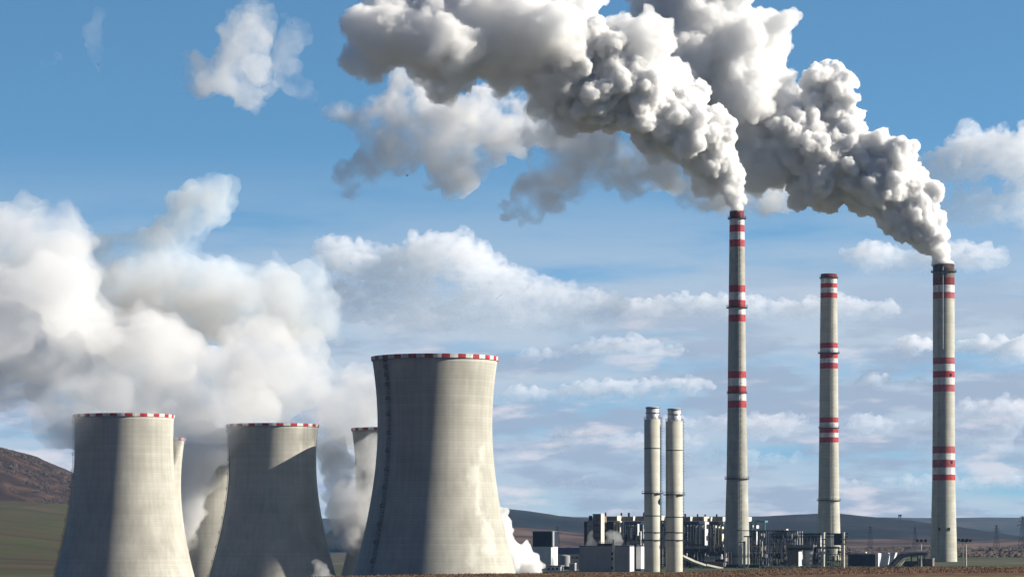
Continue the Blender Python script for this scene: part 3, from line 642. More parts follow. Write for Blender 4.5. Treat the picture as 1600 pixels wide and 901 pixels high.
b.part('pier', CREAM, (1161, 1164.8, 845, 886, 0, 2)); b.part('pier', CREAM, (1167.6, 1170, 838, 886, 0, 2)); b.part('small_pier', CREAM, (1154, 1159.5, 852, 884, .4, 2)); b.part('beam', DARK, (1150, 1216, 827.8, 829, 0, 1), (1162, 1175, 836.5, 838.4, -.5, 2), (1154, 1163, 846, 847.2, -.5, 2)); b.part('base', NAVY, (1126, 1186, 881, 886, .6, 9))
# precipitator rack
b = Site('pipe_rack', 1238, 1680, 'long dark rack of upright pipes and frames between the tall chimney and the smokeless chimney', 'pipe rack')
steelwork(b, 1196, 1245, 829, 884, rg, 12, 5, 14, mc=GREY, mbm=STEEL, fill=.85); b.part('canopy', CREAM, (1213.5, 1229, 825.6, 827.6, -.5, 6)); b.part('canopy_wall', BROWN, (1214, 1223, 828, 842, .2, 4))
b.part('long_beam', STEEL, (1196, 1322, 837.2, 838.8, -.6, 1)); b.part('cable_tray', NAVY, (1246, 1322, 832.4, 834.2, 1, 1.4))
b2 = Site('pipe_rack', 1268, 1700, 'open pipe bridge with slender posts in front of the smokeless chimney', 'pipe rack')
steelwork(b2, 1246, 1284, 834, 884, rg, 9, 3, 8, mc=STEEL, mbm=STEEL, fill=.35)
b = Site('switch_house', 1255, 1600, 'low flat-roofed building with a dark overhang and one white door panel', 'building')
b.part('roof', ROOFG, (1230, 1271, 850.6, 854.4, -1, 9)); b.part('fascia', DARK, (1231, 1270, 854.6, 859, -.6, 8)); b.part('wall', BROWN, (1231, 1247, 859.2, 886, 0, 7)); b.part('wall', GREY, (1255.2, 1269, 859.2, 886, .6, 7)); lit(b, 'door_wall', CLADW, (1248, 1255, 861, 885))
b.part('lamp_box', CLADW, *[(x - 1.2, x + 1.4, y, y + 2.6, -.8, .6) for x, y in [(1267, 862), (1267, 870.5), (1267, 877.5)]])
posts(b, 'roof_post', CLADG, [(1269, 850, 856, 1.8)])
b = Site('gas_cleaner', 1303, 1600, 'open dark frame hung with pale boxes between two round concrete columns', 'plant frame', rz=math.radians(-6))
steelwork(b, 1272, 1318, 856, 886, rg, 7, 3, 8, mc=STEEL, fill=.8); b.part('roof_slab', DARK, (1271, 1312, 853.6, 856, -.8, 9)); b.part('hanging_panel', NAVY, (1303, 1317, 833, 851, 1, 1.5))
for x, y in [(1299.5, 862), (1299.5, 870.5), (1299.5, 877.5), (1281, 866), (1281, 874)]:
    mb = MB(); b.box(mb, x - 1.2, x + 1.2, y, y + 2.6, -.7, .6); mb.build('box', CLADW, b.t)
for px, lab, w in ((1286.5, 'left one of two round concrete columns with ladder cages before the smokeless chimney', 2.7), (1318, 'right one of two round concrete columns with ladder cages before the smokeless chimney', 2.0)):
    b = Site('concrete_column', px, 1575, lab, 'column', 'round concrete columns with cages', rz=0)
    mb = MB(); mb.tube((0, 0, -.5), (0, 0, b.z(832.5)), w * b.k, 24); mb.build('shaft', CREAM, b.t, smooth=False)
    mb = MB(); b.box(mb, px - 3.6, px + 3.6, 841, 842, -1.6, 3.2); b.box(mb, px - 3.6, px + 3.6, 848.4, 849.2, -1.6, 3.2); b.box(mb, px + 2.6, px + 4, 836, 850, -.5, 1); mb.build('cage', GREY, b.t)
    mb = MB(); mb.tube((0, 0, b.z(832.4)), (0, 0, b.z(831)), w * b.k * 1.15, 24); mb.build('cap', CLADW, b.t)
# right-hand sheds
b = Site('shed', 1350, 1620, 'long dark shed with a pale gable end, right of the smokeless chimney', 'shed')
b.part('wall', NAVY, (1326, 1367, 866, 885, 0, 12)); b.part('gable', CLADW, (1367.2, 1371.6, 863.5, 885, -.4, 9)); b.part('roof', GREY, (1326, 1367, 863.6, 865.8, -.3, 12.6)); b.part('parapet', CREAM, (1334, 1352, 861.6, 863.4, 1, 4)); b.part('door', DARK, (1344, 1349, 871, 885, -.15, .3))
b = Site('covered_heap', 1383, 1600, 'bright white tarpaulin covered stack beside the dark curved pipe', 'covered heap', rz=math.radians(-20))
mb = MB(); mb.add([(b.x(1374), 0, 0), (b.x(1378), 0, b.z(863)), (b.x(1388), 0, b.z(862.6)), (b.x(1385), 0, 0), (b.x(1374), 5, 0), (b.x(1378), 5, b.z(864)), (b.x(1388), 5, b.z(864)), (b.x(1385), 5, 0)], [(0, 3, 2, 1), (4, 5, 6, 7), (1, 2, 6, 5), (0, 1, 5, 4), (2, 3, 7, 6)]); mb.build('tarpaulin', TARP, b.t)
mb = MB(); mb.add([(b.x(1389.5), 0, b.z(884)), (b.x(1390), 0, b.z(862.5)), (b.x(1399), 0, b.z(862)), (b.x(1396), 0, b.z(872)), (b.x(1389.5), 4, 0), (b.x(1390), 4, b.z(863)), (b.x(1399), 4, b.z(863)), (b.x(1396), 4, b.z(872))], [(0, 3, 2, 1), (4, 5, 6, 7), (1, 2, 6, 5), (0, 1, 5, 4), (2, 3, 7, 6)]); mb.build('side_sheet', TARP, b.t)
b = Site('curved_pipe', 1410, 1590, 'thick dark pipe climbing in a curve towards the rightmost chimney', 'pipe', rz=0)
mb = MB(); pp = [(1388, 888), (1396, 880), (1403, 872), (1411, 866.5), (1421, 864), (1432, 863), (1448, 863)]
for (a, c), (d, e) in zip(pp, pp[1:]): mb.tube((b.x(a), 0, b.z(c)), (b.x(d), 0, b.z(e)), 4.2 * b.k, 14)
mb.build('pipe', mat('lagged_pipe', (.12, .12, .15), var=.2), b.t)
b.part('support', DARK, *[(x - .8, x + .8, y, 888, -.4, .8) for x, y in ((1424, 867), (1434, 866), (1444, 866))])
b = Site('pipe_elbow', 1420, 1600, 'pale arched pipe stub under the thick curved pipe', 'pipe', rz=0)
mb = MB(); pp = [(1405, 888), (1409, 880), (1414, 874), (1421, 871)]
for (a, c), (d, e) in zip(pp, pp[1:]): mb.tube((b.x(a), 2, b.z(c)), (b.x(d), 2, b.z(e)), 1.6 * b.k, 10)
mb.build('pipe', CREAM, b.t); b.part('block', DARK, (1412, 1436, 876, 886, 3, 4))
b = Site('service_shed', 1452, 1640, 'low brown shed at the left foot of the rightmost chimney', 'shed')
b.part('wall', BROWN, (1436, 1457, 873, 885, 0, 6)); b.part('roof', GREY, (1435.4, 1457.4, 871.6, 872.8, -.3, 6.6))
for px, y0, lab in ((1439.5, 846, 'floodlight mast left of the rightmost chimney'), (1504.5, 845, 'taller one of two floodlight masts right of the rightmost chimney'), (1509.5, 846, 'right one of two floodlight masts right of the rightmost chimney')):
    b = Site('floodlight_mast', px, 1620, lab, 'light mast', 'floodlight masts', rz=0)
    mb = MB(); mb.tube((0, 0, 0), (0, 0, b.z(y0)), .45, 10, r2=.25); mb.build('mast', CREAM, b.t)
    mb = MB(); mb.box(-3 if px > 1508 or px < 1500 else -2, 3, -.2, .2, b.z(y0), b.z(y0) + .25); mb.build('crossbar', STEEL, b.t)
    for x in (-2.4, 0, 2.4):
        mb = MB(); mb.box(x - .7, x + .7, -.7, .3, b.z(y0) + .25, b.z(y0) + 1.5); mb.build('floodlight', STEEL, b.t)

def pylon(px, ytop, D, lab, arm=1.0):
    b = Site('power_pylon', px, D, lab, 'pylon', 'power pylons on the plain', rz=.4); z0 = gz(X(px, D), D); b.t.location.z = z0
    Hh = Z(ytop, D) - z0; w = Hh * .09; mb = MB(); lv = [0, .25, .45, .62, .75, .86, 1]
    q = lambda t: w * (1 - t) ** .9 + .35
    for a, c in zip(lv, lv[1:]):
        for i in range(4):
            s = [(-1, -1), (1, -1), (1, 1), (-1, 1)]; u = s[i]; v = s[(i + 1) % 4]
            mb.beam((u[0] * q(a), u[1] * q(a), a * Hh), (u[0] * q(c), u[1] * q(c), c * Hh), .22); mb.beam((u[0] * q(a), u[1] * q(a), a * Hh), (v[0] * q(c), v[1] * q(c), c * Hh), .16); mb.beam((v[0] * q(a), v[1] * q(a), a * Hh), (u[0] * q(c), u[1] * q(c), c * Hh), .16)
    mb.build('lattice', STEEL, b.t)
    for t, l in ((.75, .2), (.86, .15), (.97, .1)):
        mb = MB(); mb.beam((-Hh * l * arm, 0, t * Hh), (0, 0, t * Hh + 1.2), .25); mb.beam((Hh * l * arm, 0, t * Hh), (0, 0, t * Hh + 1.2), .25); mb.beam((-Hh * l * arm, 0, t * Hh), (Hh * l * arm, 0, t * Hh), .25); mb.build('crossarm', STEEL, b.t)
pylon(1557, 820, 3200, 'pylon standing out against the blue distance right of the rightmost chimney')
pylon(1598, 806, 2900, 'pylon at the very right edge of the picture')
pylon(1430, 823, 3400, 'pylon just left of the rightmost chimney in front of the wooded hill')
pylon(1360, 822, 3500, 'faint pylon above the dark shed right of the smokeless chimney')
pylon(871, 822, 3300, 'faint pylon above the low workshop right of the navy topped block')
b = Site('lookout_tower', 1406, 6450, 'tiny lookout tower on the ridge of the wooded hill', 'tower', rz=0)
mb = MB(); zr = Z(813, 6450); [mb.beam((sx * 3, sy * 3, zr - 12), (sx * 2, sy * 2, zr + 11), .9) for sx in (-1, 1) for sy in (-1, 1)]; mb.build('legs', STEEL, b.t)
mb = MB(); mb.box(-3.5, 3.5, -3.5, 3.5, zr + 10, zr + 14); mb.build('cabin', STEEL, b.t)

# ------------------------------------------------------------------ steam, smoke and clouds: lit volumes inside billowing meshes
def vol_mat(name, dens, scale=0, lo=0, hi=1, col=(1, 1, 1), an=0, grad=None, detail=5, rough=.6, squash=1.0, step=1.0, zfade=None):
    """even density, or density eroded by noise; grad = (x0, x1, lo0) lets the threshold fall to lo0 towards object x0"""
    m = bpy.data.materials.new(name); m.use_nodes = True; m.cycles.volume_step_rate = step; n = m.node_tree; n.nodes.remove(n.nodes['Principled BSDF'])
    v = n.nodes.new('ShaderNodeVolumeScatter'); v.inputs['Color'].default_value = (*col, 1); v.inputs['Anisotropy'].default_value = an
    v.inputs['Density'].default_value = dens
    n.links.new(v.outputs[0], n.nodes['Material Output'].inputs['Volume'])
    if scale:
        tcn = n.nodes.new('ShaderNodeTexCoord'); no = n.nodes.new('ShaderNodeTexNoise'); no.inputs['Scale'].default_value = scale; no.inputs['Detail'].default_value = detail; no.inputs['Roughness'].default_value = rough
        mp = n.nodes.new('ShaderNodeMapping'); mp.inputs['Scale'].default_value = (1, 1, squash); n.links.new(tcn.outputs['Object'], mp.inputs[0])
        n.links.new(mp.outputs[0], no.inputs['Vector'])
        val = no.outputs[0]
        if grad:
            sx = n.nodes.new('ShaderNodeSeparateXYZ'); n.links.new(tcn.outputs['Object'], sx.inputs[0])
            q = n.nodes.new('ShaderNodeMapRange'); n.links.new(sx.outputs[0], q.inputs[0]); q.inputs[1].default_value = grad[0]; q.inputs[2].default_value = grad[1]; q.inputs[3].default_value = grad[2]; q.inputs[4].default_value = 0
            ad = n.nodes.new('ShaderNodeMath'); n.links.new(no.outputs[0], ad.inputs[0]); n.links.new(q.outputs[0], ad.inputs[1]); val = ad.outputs[0]
        mr = n.nodes.new('ShaderNodeMapRange'); mr.interpolation_type = 'SMOOTHSTEP'; n.links.new(val, mr.inputs[0])
        mr.inputs[1].default_value = lo; mr.inputs[2].default_value = hi; mr.inputs[4].default_value = dens
        res = mr.outputs[0]
        if zfade:
            sz = n.nodes.new('ShaderNodeSeparateXYZ'); n.links.new(tcn.outputs['Object'], sz.inputs[0])
            q = n.nodes.new('ShaderNodeMapRange'); n.links.new(sz.outputs[2], q.inputs[0]); q.inputs[1].default_value = zfade[0]; q.inputs[2].default_value = zfade[1]; q.inputs[3].default_value = .12; q.inputs[4].default_value = 1
            mu = n.nodes.new('ShaderNodeMath'); mu.operation = 'MULTIPLY'; n.links.new(res, mu.inputs[0]); n.links.new(q.outputs[0], mu.inputs[1]); res = mu.outputs[0]
        n.links.new(res, v.inputs['Density'])
    return m
def ico(sub):
    bm = bmesh.new(); bmesh.ops.create_icosphere(bm, subdivisions=sub, radius=1)
    v = np.array([x.co[:] for x in bm.verts]); f = np.array([[q.index for q in p.verts] for p in bm.faces]); bm.free(); return v, f
ICO = ico(2)
def puff(name, D0, spine, seed, voxel, m, disp, label, cat, group=None, k1=7, k2=5, sq=(1, 1, 1), s1=(.22, .42), s2=(.25, .5), core=.8, parent=None, grow=None):
    rg = random.Random(seed); balls = []
    rv = lambda: Vector((rg.gauss(0, 1), rg.gauss(0, 1), rg.gauss(0, 1))).normalized()
    for sp_ in ([spine] if isinstance(spine[0], tuple) else spine):
        pts = [(P(x, y, D0 + dd), r * D0 / F) for x, y, r, dd in sp_]
        segs = list(zip(pts, pts[1:])) or [(pts[0], pts[0])]
        for (a, ra), (b, rb) in segs:
            n = max(1, int((b - a).length / (0.35 * min(ra, rb))))
            for i in range(n):
                t = i / n; c = a.lerp(b, t); r = ra * (1 - t) + rb * t
                balls.append((c, r * core, 1))
                for k in range(k1):
                    u = rv(); u = Vector((u.x * sq[0], u.y * sq[1], u.z * sq[2])); c2 = c + u * r * .72; r2 = r * rg.uniform(*s1); balls.append((c2, r2, 0))
                    for q in range(k2):
                        w = (u * .8 + rv()).normalized(); r3 = r2 * rg.uniform(*s2); balls.append((c2 + w * r2 * .85, r3, 0))
    org = P(*( (spine[0] if isinstance(spine[0], tuple) else spine[0][0])[:2]), D0)
    V, Fc = ICO; vs = []; fs = []; o = 0
    for c, r, core_ in balls:
        if r < voxel * .8: continue
        vs.append(V * r * (np.array(sq) if True else 1) + np.array((c - org)[:])); fs.append(Fc + o); o += len(V)
    me = bpy.data.meshes.new(name); me.from_pydata(np.concatenate(vs).tolist(), [], np.concatenate(fs).tolist())
    ob = bpy.data.objects.new(name, me); LINK(ob); ob.location = org
    q = ob.modifiers.new('union', 'REMESH'); q.mode = 'VOXEL'; q.voxel_size = voxel
    if grow:                                            # coarse billows that grow with the distance from the outlet
        mm = bpy.data.meshes.new_from_object(ob.evaluated_get(bpy.context.evaluated_depsgraph_get())); ob.modifiers.clear(); ob.data = mm; bpy.data.meshes.remove(me); me = mm
        nv_ = len(me.vertices); co_ = np.empty(nv_ * 3); no_ = np.empty(nv_ * 3); me.vertices.foreach_get('co', co_); me.vertices.foreach_get('normal', no_); co_ = co_.reshape(-1, 3); no_ = no_.reshape(-1, 3)
        w = np.clip(np.linalg.norm(co_, axis=1) / grow[0], 0, 1)
        for size, st in grow[1]:
            dd = np.array([abs(noise.noise(Vector(c) / size + Vector((seed * 7.3, 0, 0)))) for c in co_.tolist()]); co_ = co_ + no_ * ((dd - .2) * st * w)[:, None]
        me.vertices.foreach_set('co', co_.ravel()); me.update()
        q = ob.modifiers.new('union', 'REMESH'); q.mode = 'VOXEL'; q.voxel_size = voxel
    for size, st in disp:
        if size == 0:                                   # re-skin between the coarse and the fine billows
            q = ob.modifiers.new('clean', 'REMESH'); q.mode = 'VOXEL'; q.voxel_size = st; continue
        t = bpy.data.textures.new('billow', 'CLOUDS'); t.noise_scale = abs(size); t.noise_depth = 1 if size < 0 else 0; t.noise_basis = 'ORIGINAL_PERLIN'; t.noise_type = 'HARD_NOISE' if size > 0 else 'SOFT_NOISE'
        q = ob.modifiers.new('billow', 'DISPLACE'); q.texture = t; q.texture_coords = 'LOCAL'; q.strength = st; q.mid_level = .24 if size > 0 else .5
    dg = bpy.context.evaluated_depsgraph_get(); me2 = bpy.data.meshes.new_from_object(ob.evaluated_get(dg))
    nv_ = len(me2.vertices); ed = np.empty(len(me2.edges) * 2, dtype=np.int64); me2.edges.foreach_get('vertices', ed); ed = ed.reshape(-1, 2); lab = np.arange(nv_)
    while True:                                         # drop stray specks and inner bubbles
        mn = np.minimum(lab[ed[:, 0]], lab[ed[:, 1]]); new = lab.copy(); np.minimum.at(new, ed[:, 0], mn); np.minimum.at(new, ed[:, 1], mn); new = new[new]; new = np.minimum(new, new[new])
        if (new == lab).all(): break
        lab = new
    cnt = np.bincount(lab, minlength=nv_); bad = cnt[lab] < nv_ * .05
    if bad.any():
        bm = bmesh.new(); bm.from_mesh(me2); bm.verts.ensure_lookup_table(); bmesh.ops.delete(bm, geom=[bm.verts[int(i)] for i in np.nonzero(bad)[0]], context='VERTS'); bm.to_mesh(me2); bm.free()
    ob.modifiers.clear(); ob.data = me2; me2.name = name; me2.materials.clear(); me2.materials.append(m); bpy.data.meshes.remove(me)
    if parent: ob.parent = parent; ob.location = org - parent.location
    print('PUFF', name, seed, len(balls), len(me2.vertices))
    return tag(ob, label, cat, group)
def haze_box():
    m = bpy.data.materials.new('haze_air'); m.use_nodes = True; n = m.node_tree; n.nodes.remove(n.nodes['Principled BSDF'])
    v = n.nodes.new('ShaderNodeVolumePrincipled'); v.inputs['Color'].default_value = (.33, .58, 1, 1); v.inputs['Density'].default_value = HAZE; v.inputs['Anisotropy'].default_value = 0
    n.links.new(v.outputs[0], n.nodes['Material Output'].inputs['Volume'])
    mb = MB(); mb.box(-6300, 6300, -400, 11100, -30, 470); tag(mb.build('haze', m), kind='stuff')
HAZE = 2.4e-5
haze_box()
CR = [(5, 2.8), (2.4, 1.6)]
V1 = vol_mat('thick_smoke', .8, .09, .34, .46, detail=6, rough=.62, step=.12, col=(.988, .989, .991))
V1S = vol_mat('spreading_smoke', .22, .045, .36, .48, col=(.99, .991, .994), step=.2, detail=8, rough=.66)
SG = 'white smoke plumes of the chimneys'
KW = dict(k1=8, k2=6, s1=(.22, .45), s2=(.2, .45), grow=(95, ((30, 18), (12, 12))))
t = empty('smoke_plume', P(1151.5, 330, 1600), 'thick white smoke plume streaming left from the tallest banded chimney', 'smoke', SG)
puff('smoke_column', 1600, [(1151.5, 334, 10.5, 0), (1150, 322, 13, 0), (1146, 300, 19, 0), (1136, 272, 27, 0), (1115, 240, 41, 0), (1085, 210, 56, -5), (1040, 185, 64, -10), (985, 152, 72, -15), (930, 122, 78, -20), (880, 100, 76, -20)], 1, .9, V1, CR, None, None, parent=t, **KW)
puff('smoke_tail', 1600, [[(990, 130, 70, -10), (930, 90, 96, -15), (860, 70, 102, -20), (780, 50, 108, -20), (700, 50, 110, -20), (630, 45, 88, -20), (590, 30, 60, -20)], [(600, 80, 45, -20), (580, 110, 30, -20)]], 41, 2.0, V1S, [(44, 26), (0, 2.0), (18, 12), (0, 1.6), (8, 5.5), (3.6, 3.4)], None, None, parent=t, k1=8, k2=5)
t = empty('smoke_plume', P(1473, 412, 1883), 'thick white smoke plume arching left from the rightmost chimney with the sooty top', 'smoke', SG)
puff('smoke_column', 1883, [[(1473.5, 417, 15, 0), (1471, 402, 17, 0), (1464, 384, 24, 0), (1448, 355, 36, 0), (1420, 318, 52, 0), (1380, 280, 64, 0), (1330, 255, 72, 0), (1270, 240, 80, 0), (1230, 240, 75, 0)], [(1310, 210, 58, 0), (1290, 160, 54, 0), (1285, 145, 42, 0)]], 2, 1.0, V1, CR, None, None, parent=t, **KW)
puff('smoke_tail', 1883, [[(1270, 230, 72, 10), (1190, 190, 90, 10), (1140, 110, 100, 10), (1100, 40, 100, 10), (1060, -40, 110, 10)], [(1210, 245, 75, 10), (1120, 215, 90, 10), (1060, 140, 90, 10), (1020, 60, 60, 10), (1000, 15, 42, 10)], [(1180, 60, 60, 0), (1210, 90, 40, 0)]], 42, 2.0, V1S, [(44, 26), (0, 2.0), (18, 12), (0, 1.6), (8, 5.5), (3.6, 3.4)], None, None, parent=t, k1=8, k2=5)
V2 = vol_mat('drifting_smoke', .09, .034, .40, .58, col=(.975, .97, .97), step=.3, detail=8, rough=.66)
puff('smoke_trail', 1925, [[(1290, 300, 24, 0), (1200, 302, 36, 0), (1110, 295, 46, 0), (1010, 250, 56, 0), (940, 240, 60, 0), (880, 270, 58, 0), (840, 300, 44, 0), (800, 325, 24, 0)], [(900, 220, 60, 0), (830, 190, 50, 0)]],
     3, 2.4, V2, [(-40, 20), (0, 2.4), (16, 12), (7, 5)], 'older grey smoke spread low behind the two chimney plumes', 'smoke', k2=3)
puff('smoke_trail', 1960, [[(860, 200, 46, 0), (770, 190, 60, 0), (720, 250, 50, 0), (690, 290, 38, 0)], [(760, 200, 60, 0), (680, 190, 56, 0), (620, 230, 50, 0), (600, 200, 46, 0)], [(640, 110, 40, 0), (630, 150, 32, 0), (590, 180, 26, 0), (540, 180, 18, 0), (510, 165, 10, 0)], [(590, 250, 36, 0), (545, 275, 36, 0), (530, 300, 20, 0)]],
     5, 2.4, V2, [(-36, 24), (0, 2.4), (16, 12), (7, 5)], 'torn grey smoke rags farthest left under the plumes, with blue sky showing between', 'smoke', k2=3)
V3 = vol_mat('thin_smoke', .04, .024, .40, .60, step=.4)
puff('smoke_wisp', 2200, [(385, 20, 35, 0), (375, 70, 48, 0), (385, 120, 50, 0), (395, 155, 30, 0), (320, 120, 36, 0), (285, 115, 22, 0)], 4, 3, V3, [(-30, 30), (0, 3), (14, 12), (6, 5)], 'small torn white puff of smoke alone in the blue sky at the upper left', 'smoke', k2=3)

puff('smoke_wisp', 2300, [[(150, 15, 12, 0), (146, 50, 18, 0), (150, 85, 14, 0), (154, 115, 8, 0)], [(85, 90, 12, 0), (65, 105, 9, 0)]], 6, 2.6, vol_mat('faint_smoke', .009, .03, .36, .60, col=(.9, .9, .92), step=.4), [(-20, 14), (8, 6)], 'faintest grey wisp high up at the far left of the sky', 'smoke', k2=3)
puff('smoke_wisp', 2250, [[(455, 45, 26, 0), (445, 90, 30, 0), (450, 130, 24, 0), (500, 160, 14, 0)]], 7, 2.6, vol_mat('grey_wisp', .02, .03, .38, .60, col=(.9, .9, .92), step=.4), [(-24, 20), (10, 8)], 'thin grey wisp between the torn white puff and the great plume', 'smoke', k2=3)

# cooling tower steam
TG = 'steam drifting from the cooling towers'
V4 = vol_mat('tower_steam', .045, .024, .33, .58, col=(.96, .96, .972), step=.4, detail=8, rough=.66)
V5 = vol_mat('tower_steam_thin', .03, .018, .34, .60, col=(.96, .955, .965), step=.5, detail=7)
V5B = vol_mat('blue_grey_steam', .06, .024, .34, .60, col=(.46, .54, .66), step=.5, detail=8, rough=.65)  # low scattering colour turns this steam dark blue grey
D2 = [(60, 32), (0, 2.6), (26, 14), (0, 2.2), (10, 4)]
puff('steam_plume', 1577, [(196, 648, 60, 0), (180, 618, 68, 0), (140, 600, 76, 0), (80, 580, 80, 0), (10, 560, 86, 0), (-70, 540, 100, 0)], 11, 2.2, V4, D2, 'soft grey white steam rolling left off the leftmost cooling tower', 'steam', TG, k2=4)
puff('steam_plume', 1771, [[(426, 668, 58, 0), (405, 636, 62, 0), (360, 606, 74, 0), (300, 590, 86, 0), (240, 560, 96, 0), (160, 540, 100, 0), (70, 520, 110, 0), (-30, 500, 120, 0)], [(380, 600, 60, 0), (370, 560, 56, 0)], [(260, 560, 66, 0), (250, 515, 46, 0)], [(300, 640, 50, 0), (260, 640, 40, 0)]], 12, 2.3, V4, D2, 'bright billowing steam rising from the second cooling tower and spreading over the leftmost one', 'steam', TG, k2=4)
puff('steam_plume', 1800, [[(628, 636, 44, -30), (592, 626, 50, -15), (535, 618, 60, 0), (480, 600, 74, 0), (430, 580, 80, 0), (370, 570, 84, 0)], [(500, 560, 44, 0), (450, 530, 46, 0)]], 13, 2.3, V4, D2, 'steam rising left from the tower half hidden by the largest one', 'steam', TG, k2=4)
puff('steam_plume', 1960, [(326, 690, 50, 0), (318, 670, 60, 0), (290, 630, 66, 0), (240, 600, 70, 0)], 14, 2.4, V4, D2, 'steam welling up in the gap between the leftmost tower and the second tower', 'steam', TG, k2=4)
puff('steam_cloud', 2250, [[(-60, 440, 110, 0), (40, 450, 100, 0), (110, 470, 80, 0)], [(-30, 400, 90, 0), (50, 380, 75, 0), (90, 350, 55, 0), (80, 440, 90, 0), (30, 480, 90, 0)]], 15, 3.4, V5, D2, 'tall pinkish white steam bank at the left edge above the leftmost tower', 'steam', TG, k2=3)
puff('steam_cloud', 2450, [[(200, 500, 100, 0), (220, 420, 85, 0), (270, 370, 62, 0), (320, 320, 48, 0), (345, 285, 38, 0)], [(190, 400, 50, 0), (320, 470, 90, 0), (420, 470, 85, 0), (480, 450, 66, 0), (500, 520, 60, 0)]], 16, 3.0, V5B, D2, 'thin blue grey steam cloud climbing to a ragged point above the second tower', 'steam', TG, k2=3)
V6 = vol_mat('falling_steam', .10, .035, .34, .56, step=.4)
puff('steam_veil', 1775, [[(516, 690, 22, 0), (522, 715, 32, -10), (534, 760, 36, -30), (545, 810, 32, -35), (552, 860, 28, -35)], [(572, 700, 26, -50), (572, 740, 28, -50), (560, 790, 24, -45), (556, 850, 22, -45)]], 17, 2.4, V6, [(30, 10), (10, 4)], 'thin veil of steam sinking between the second tower and the largest tower', 'steam', k2=3)
puff('steam_veil', 1925, [[(318, 690, 50, 0), (306, 750, 38, 0), (296, 800, 28, 0), (292, 850, 18, 0)]], 18, 2.4, V6, [(30, 10), (10, 4)], 'dusky veil of steam sinking right of the leftmost tower', 'steam', k2=3)
V7 = vol_mat('fresh_steam', .45)
puff('steam_jet', 1330, [[(778, 800, 13, 0), (783, 830, 20, 0), (796, 860, 24, 0), (816, 876, 28, 0), (822, 900, 34, 0), (790, 890, 40, 0)]], 19, .9, V7, [(10, 5), (0, .9), (4, 2.2)], 'dense bright steam puffing out beside the right foot of the largest tower', 'steam', k1=9, k2=8)
puff('steam_veil', 1800, [[(283, 664, 20, 0), (280, 678, 17, 0), (284, 692, 10, 0)]], 22, 1.6, vol_mat('rim_steam', .09), [(12, 5), (5, 3)], 'small scrap of steam over the hidden rim right of the leftmost tower', 'steam', k2=3)
puff('steam_jet', 1560, [[(505, 905, 20, 0), (500, 890, 16, 0), (495, 876, 9, 0)]], 20, .9, vol_mat('low_steam', .08, .06, .36, .56, step=.4), [(10, 5), (0, .9), (4, 2.2)], 'small sunlit puff of steam at the right foot of the second tower', 'steam', k1=9, k2=8)
puff('steam_puff', 1500, [[(924, 850, 9, 0), (922, 838, 8, 0), (925, 826, 6, 0)], [(948, 848, 9, 0), (965, 842, 8, 0), (950, 836, 7, 0)]], 21, .9, vol_mat('roof_steam', .07), [(10, 5), (0, .9), (4, 2.2)], 'faint grey puff of steam drifting above the grey hall roof', 'steam', k1=8, k2=6)

# far clouds, beyond the haze
def cloud(D, spine, seed, dens, label, sq=(1, 1, .75), lo=.36, hi=.56, nscale=None):
    k = D / F; y0 = spine[0][0][1]; ys_ = [y + q * .8 for row in spine for _, y, q, _ in row]; yt = [y - q * .7 for row in spine for _, y, q, _ in row]
    zb = (y0 - max(ys_)) * k; zt = (y0 - min(yt)) * k
    m = vol_mat('cloud', dens / k, (nscale or .06) / k, lo, hi, squash=1.5, col=(.71, .71, .755), detail=8, rough=.64, step=.4, zfade=(zb, zb + (zt - zb) * .75))
    puff('cloud', D, spine, seed, 3.2 * k, m, [(-60 * k, 34 * k), (0, 3.2 * k), (26 * k, 18 * k), (10 * k, 7 * k)], label, 'cloud', 'clouds low in the sky', k2=3, sq=sq)
cloud(12500, [[(505, 385, 26, 0), (530, 400, 38, 0), (600, 420, 52, 0), (680, 410, 56, 0), (725, 385, 40, 0), (750, 430, 56, 0), (810, 450, 44, 0), (870, 465, 44, 0), (930, 480, 34, 0), (970, 475, 22, 0)], [(500, 470, 44, 0), (600, 480, 56, 0), (720, 490, 52, 0), (830, 495, 40, 0), (910, 510, 26, 0)]], 31, .05, 'largest low cloud bank, above the biggest cooling tower')
cloud(13500, [[(960, 487, 18, 0), (1040, 475, 30, 0), (1100, 480, 26, 0), (1190, 478, 30, 0), (1250, 484, 24, 0), (1330, 475, 30, 0), (1400, 478, 18, 0)]], 32, .06, 'long flat cloud crossing behind the tallest and the smokeless chimney')
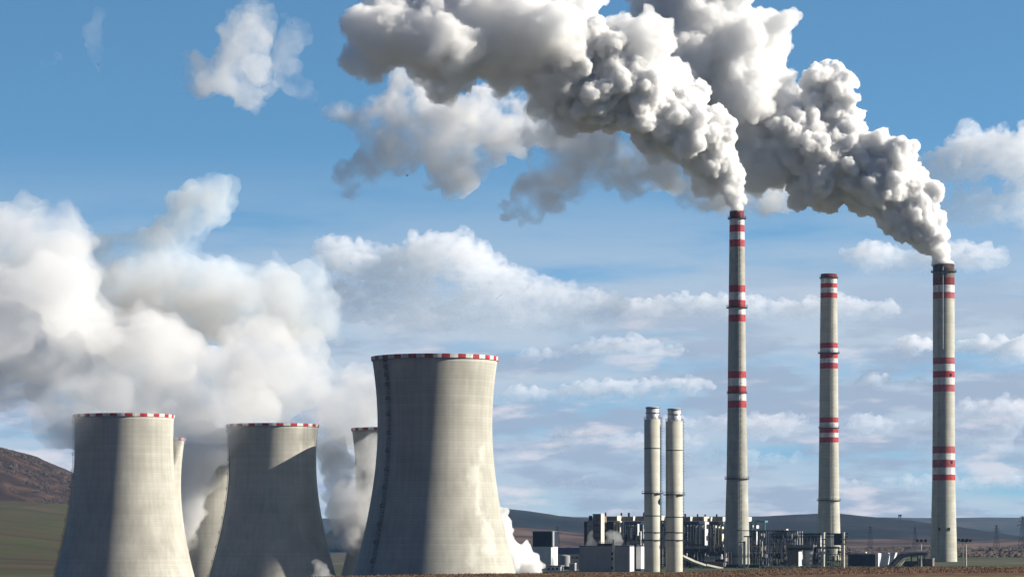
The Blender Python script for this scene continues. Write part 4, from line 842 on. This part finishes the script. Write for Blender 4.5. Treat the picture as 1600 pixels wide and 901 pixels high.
cloud(12500, [[(1460, 262, 40, 0), (1520, 238, 62, 0), (1590, 245, 66, 0), (1660, 245, 66, 0)], [(1490, 330, 36, 0), (1560, 325, 50, 0), (1640, 325, 56, 0)]], 33, .045, 'big cloud at the right edge above the rightmost chimney')
cloud(13000, [[(1335, 400, 30, 0), (1365, 395, 40, 0), (1420, 405, 36, 0), (1500, 400, 32, 0), (1560, 398, 22, 0)]], 34, .05, 'cloud right behind the sooty top of the rightmost chimney')
cloud(14000, [[(1395, 545, 10, 0), (1430, 535, 20, 0), (1470, 540, 16, 0), (1540, 540, 20, 0), (1610, 545, 24, 0)]], 35, .10, 'small humped cloud left of the rightmost chimney at half its height')
cloud(14000, [[(1330, 600, 8, 0), (1370, 592, 17, 0), (1420, 595, 16, 0), (1470, 600, 8, 0)]], 36, .09, 'little dark cloud low between the two right-hand chimneys')
cloud(15000, [[(780, 618, 12, 0), (870, 612, 22, 0), (960, 606, 22, 0), (1060, 600, 20, 0), (1110, 600, 10, 0)]], 37, .07, 'flat bluish cloud streak right of the largest cooling tower')
cloud(15000, [[(1320, 670, 14, 0), (1360, 655, 26, 0), (1440, 670, 20, 0), (1520, 640, 24, 0), (1600, 640, 30, 0), (1560, 690, 24, 0), (1440, 690, 18, 0)]], 38, .05, 'ragged sunlit clouds low behind the rightmost chimney')
cloud(15000, [[(860, 690, 16, 0), (940, 680, 20, 0), (1010, 695, 18, 0), (1100, 690, 14, 0)]], 39, .04, 'faint low cloud above the twin stacks')
cloud(15500, [[(1010, 668, 10, 0), (1080, 655, 20, 0), (1180, 665, 22, 0), (1260, 650, 18, 0)], [(1000, 720, 14, 0), (1120, 715, 18, 0), (1240, 720, 14, 0)]], 40, .05, 'broken clouds low between the tallest and the smokeless chimney')
cloud(15500, [[(800, 560, 10, 0), (900, 548, 20, 0), (990, 540, 24, 0), (1070, 548, 16, 0)]], 43, .05, 'soft cloud streak between the largest tower and the tallest chimney')
cloud(15500, [[(1280, 760, 10, 0), (1400, 752, 14, 0), (1520, 756, 16, 0), (1620, 750, 16, 0)], [(820, 755, 12, 0), (930, 750, 14, 0)]], 44, .04, 'lowest pale cloud band just over the distant hills')
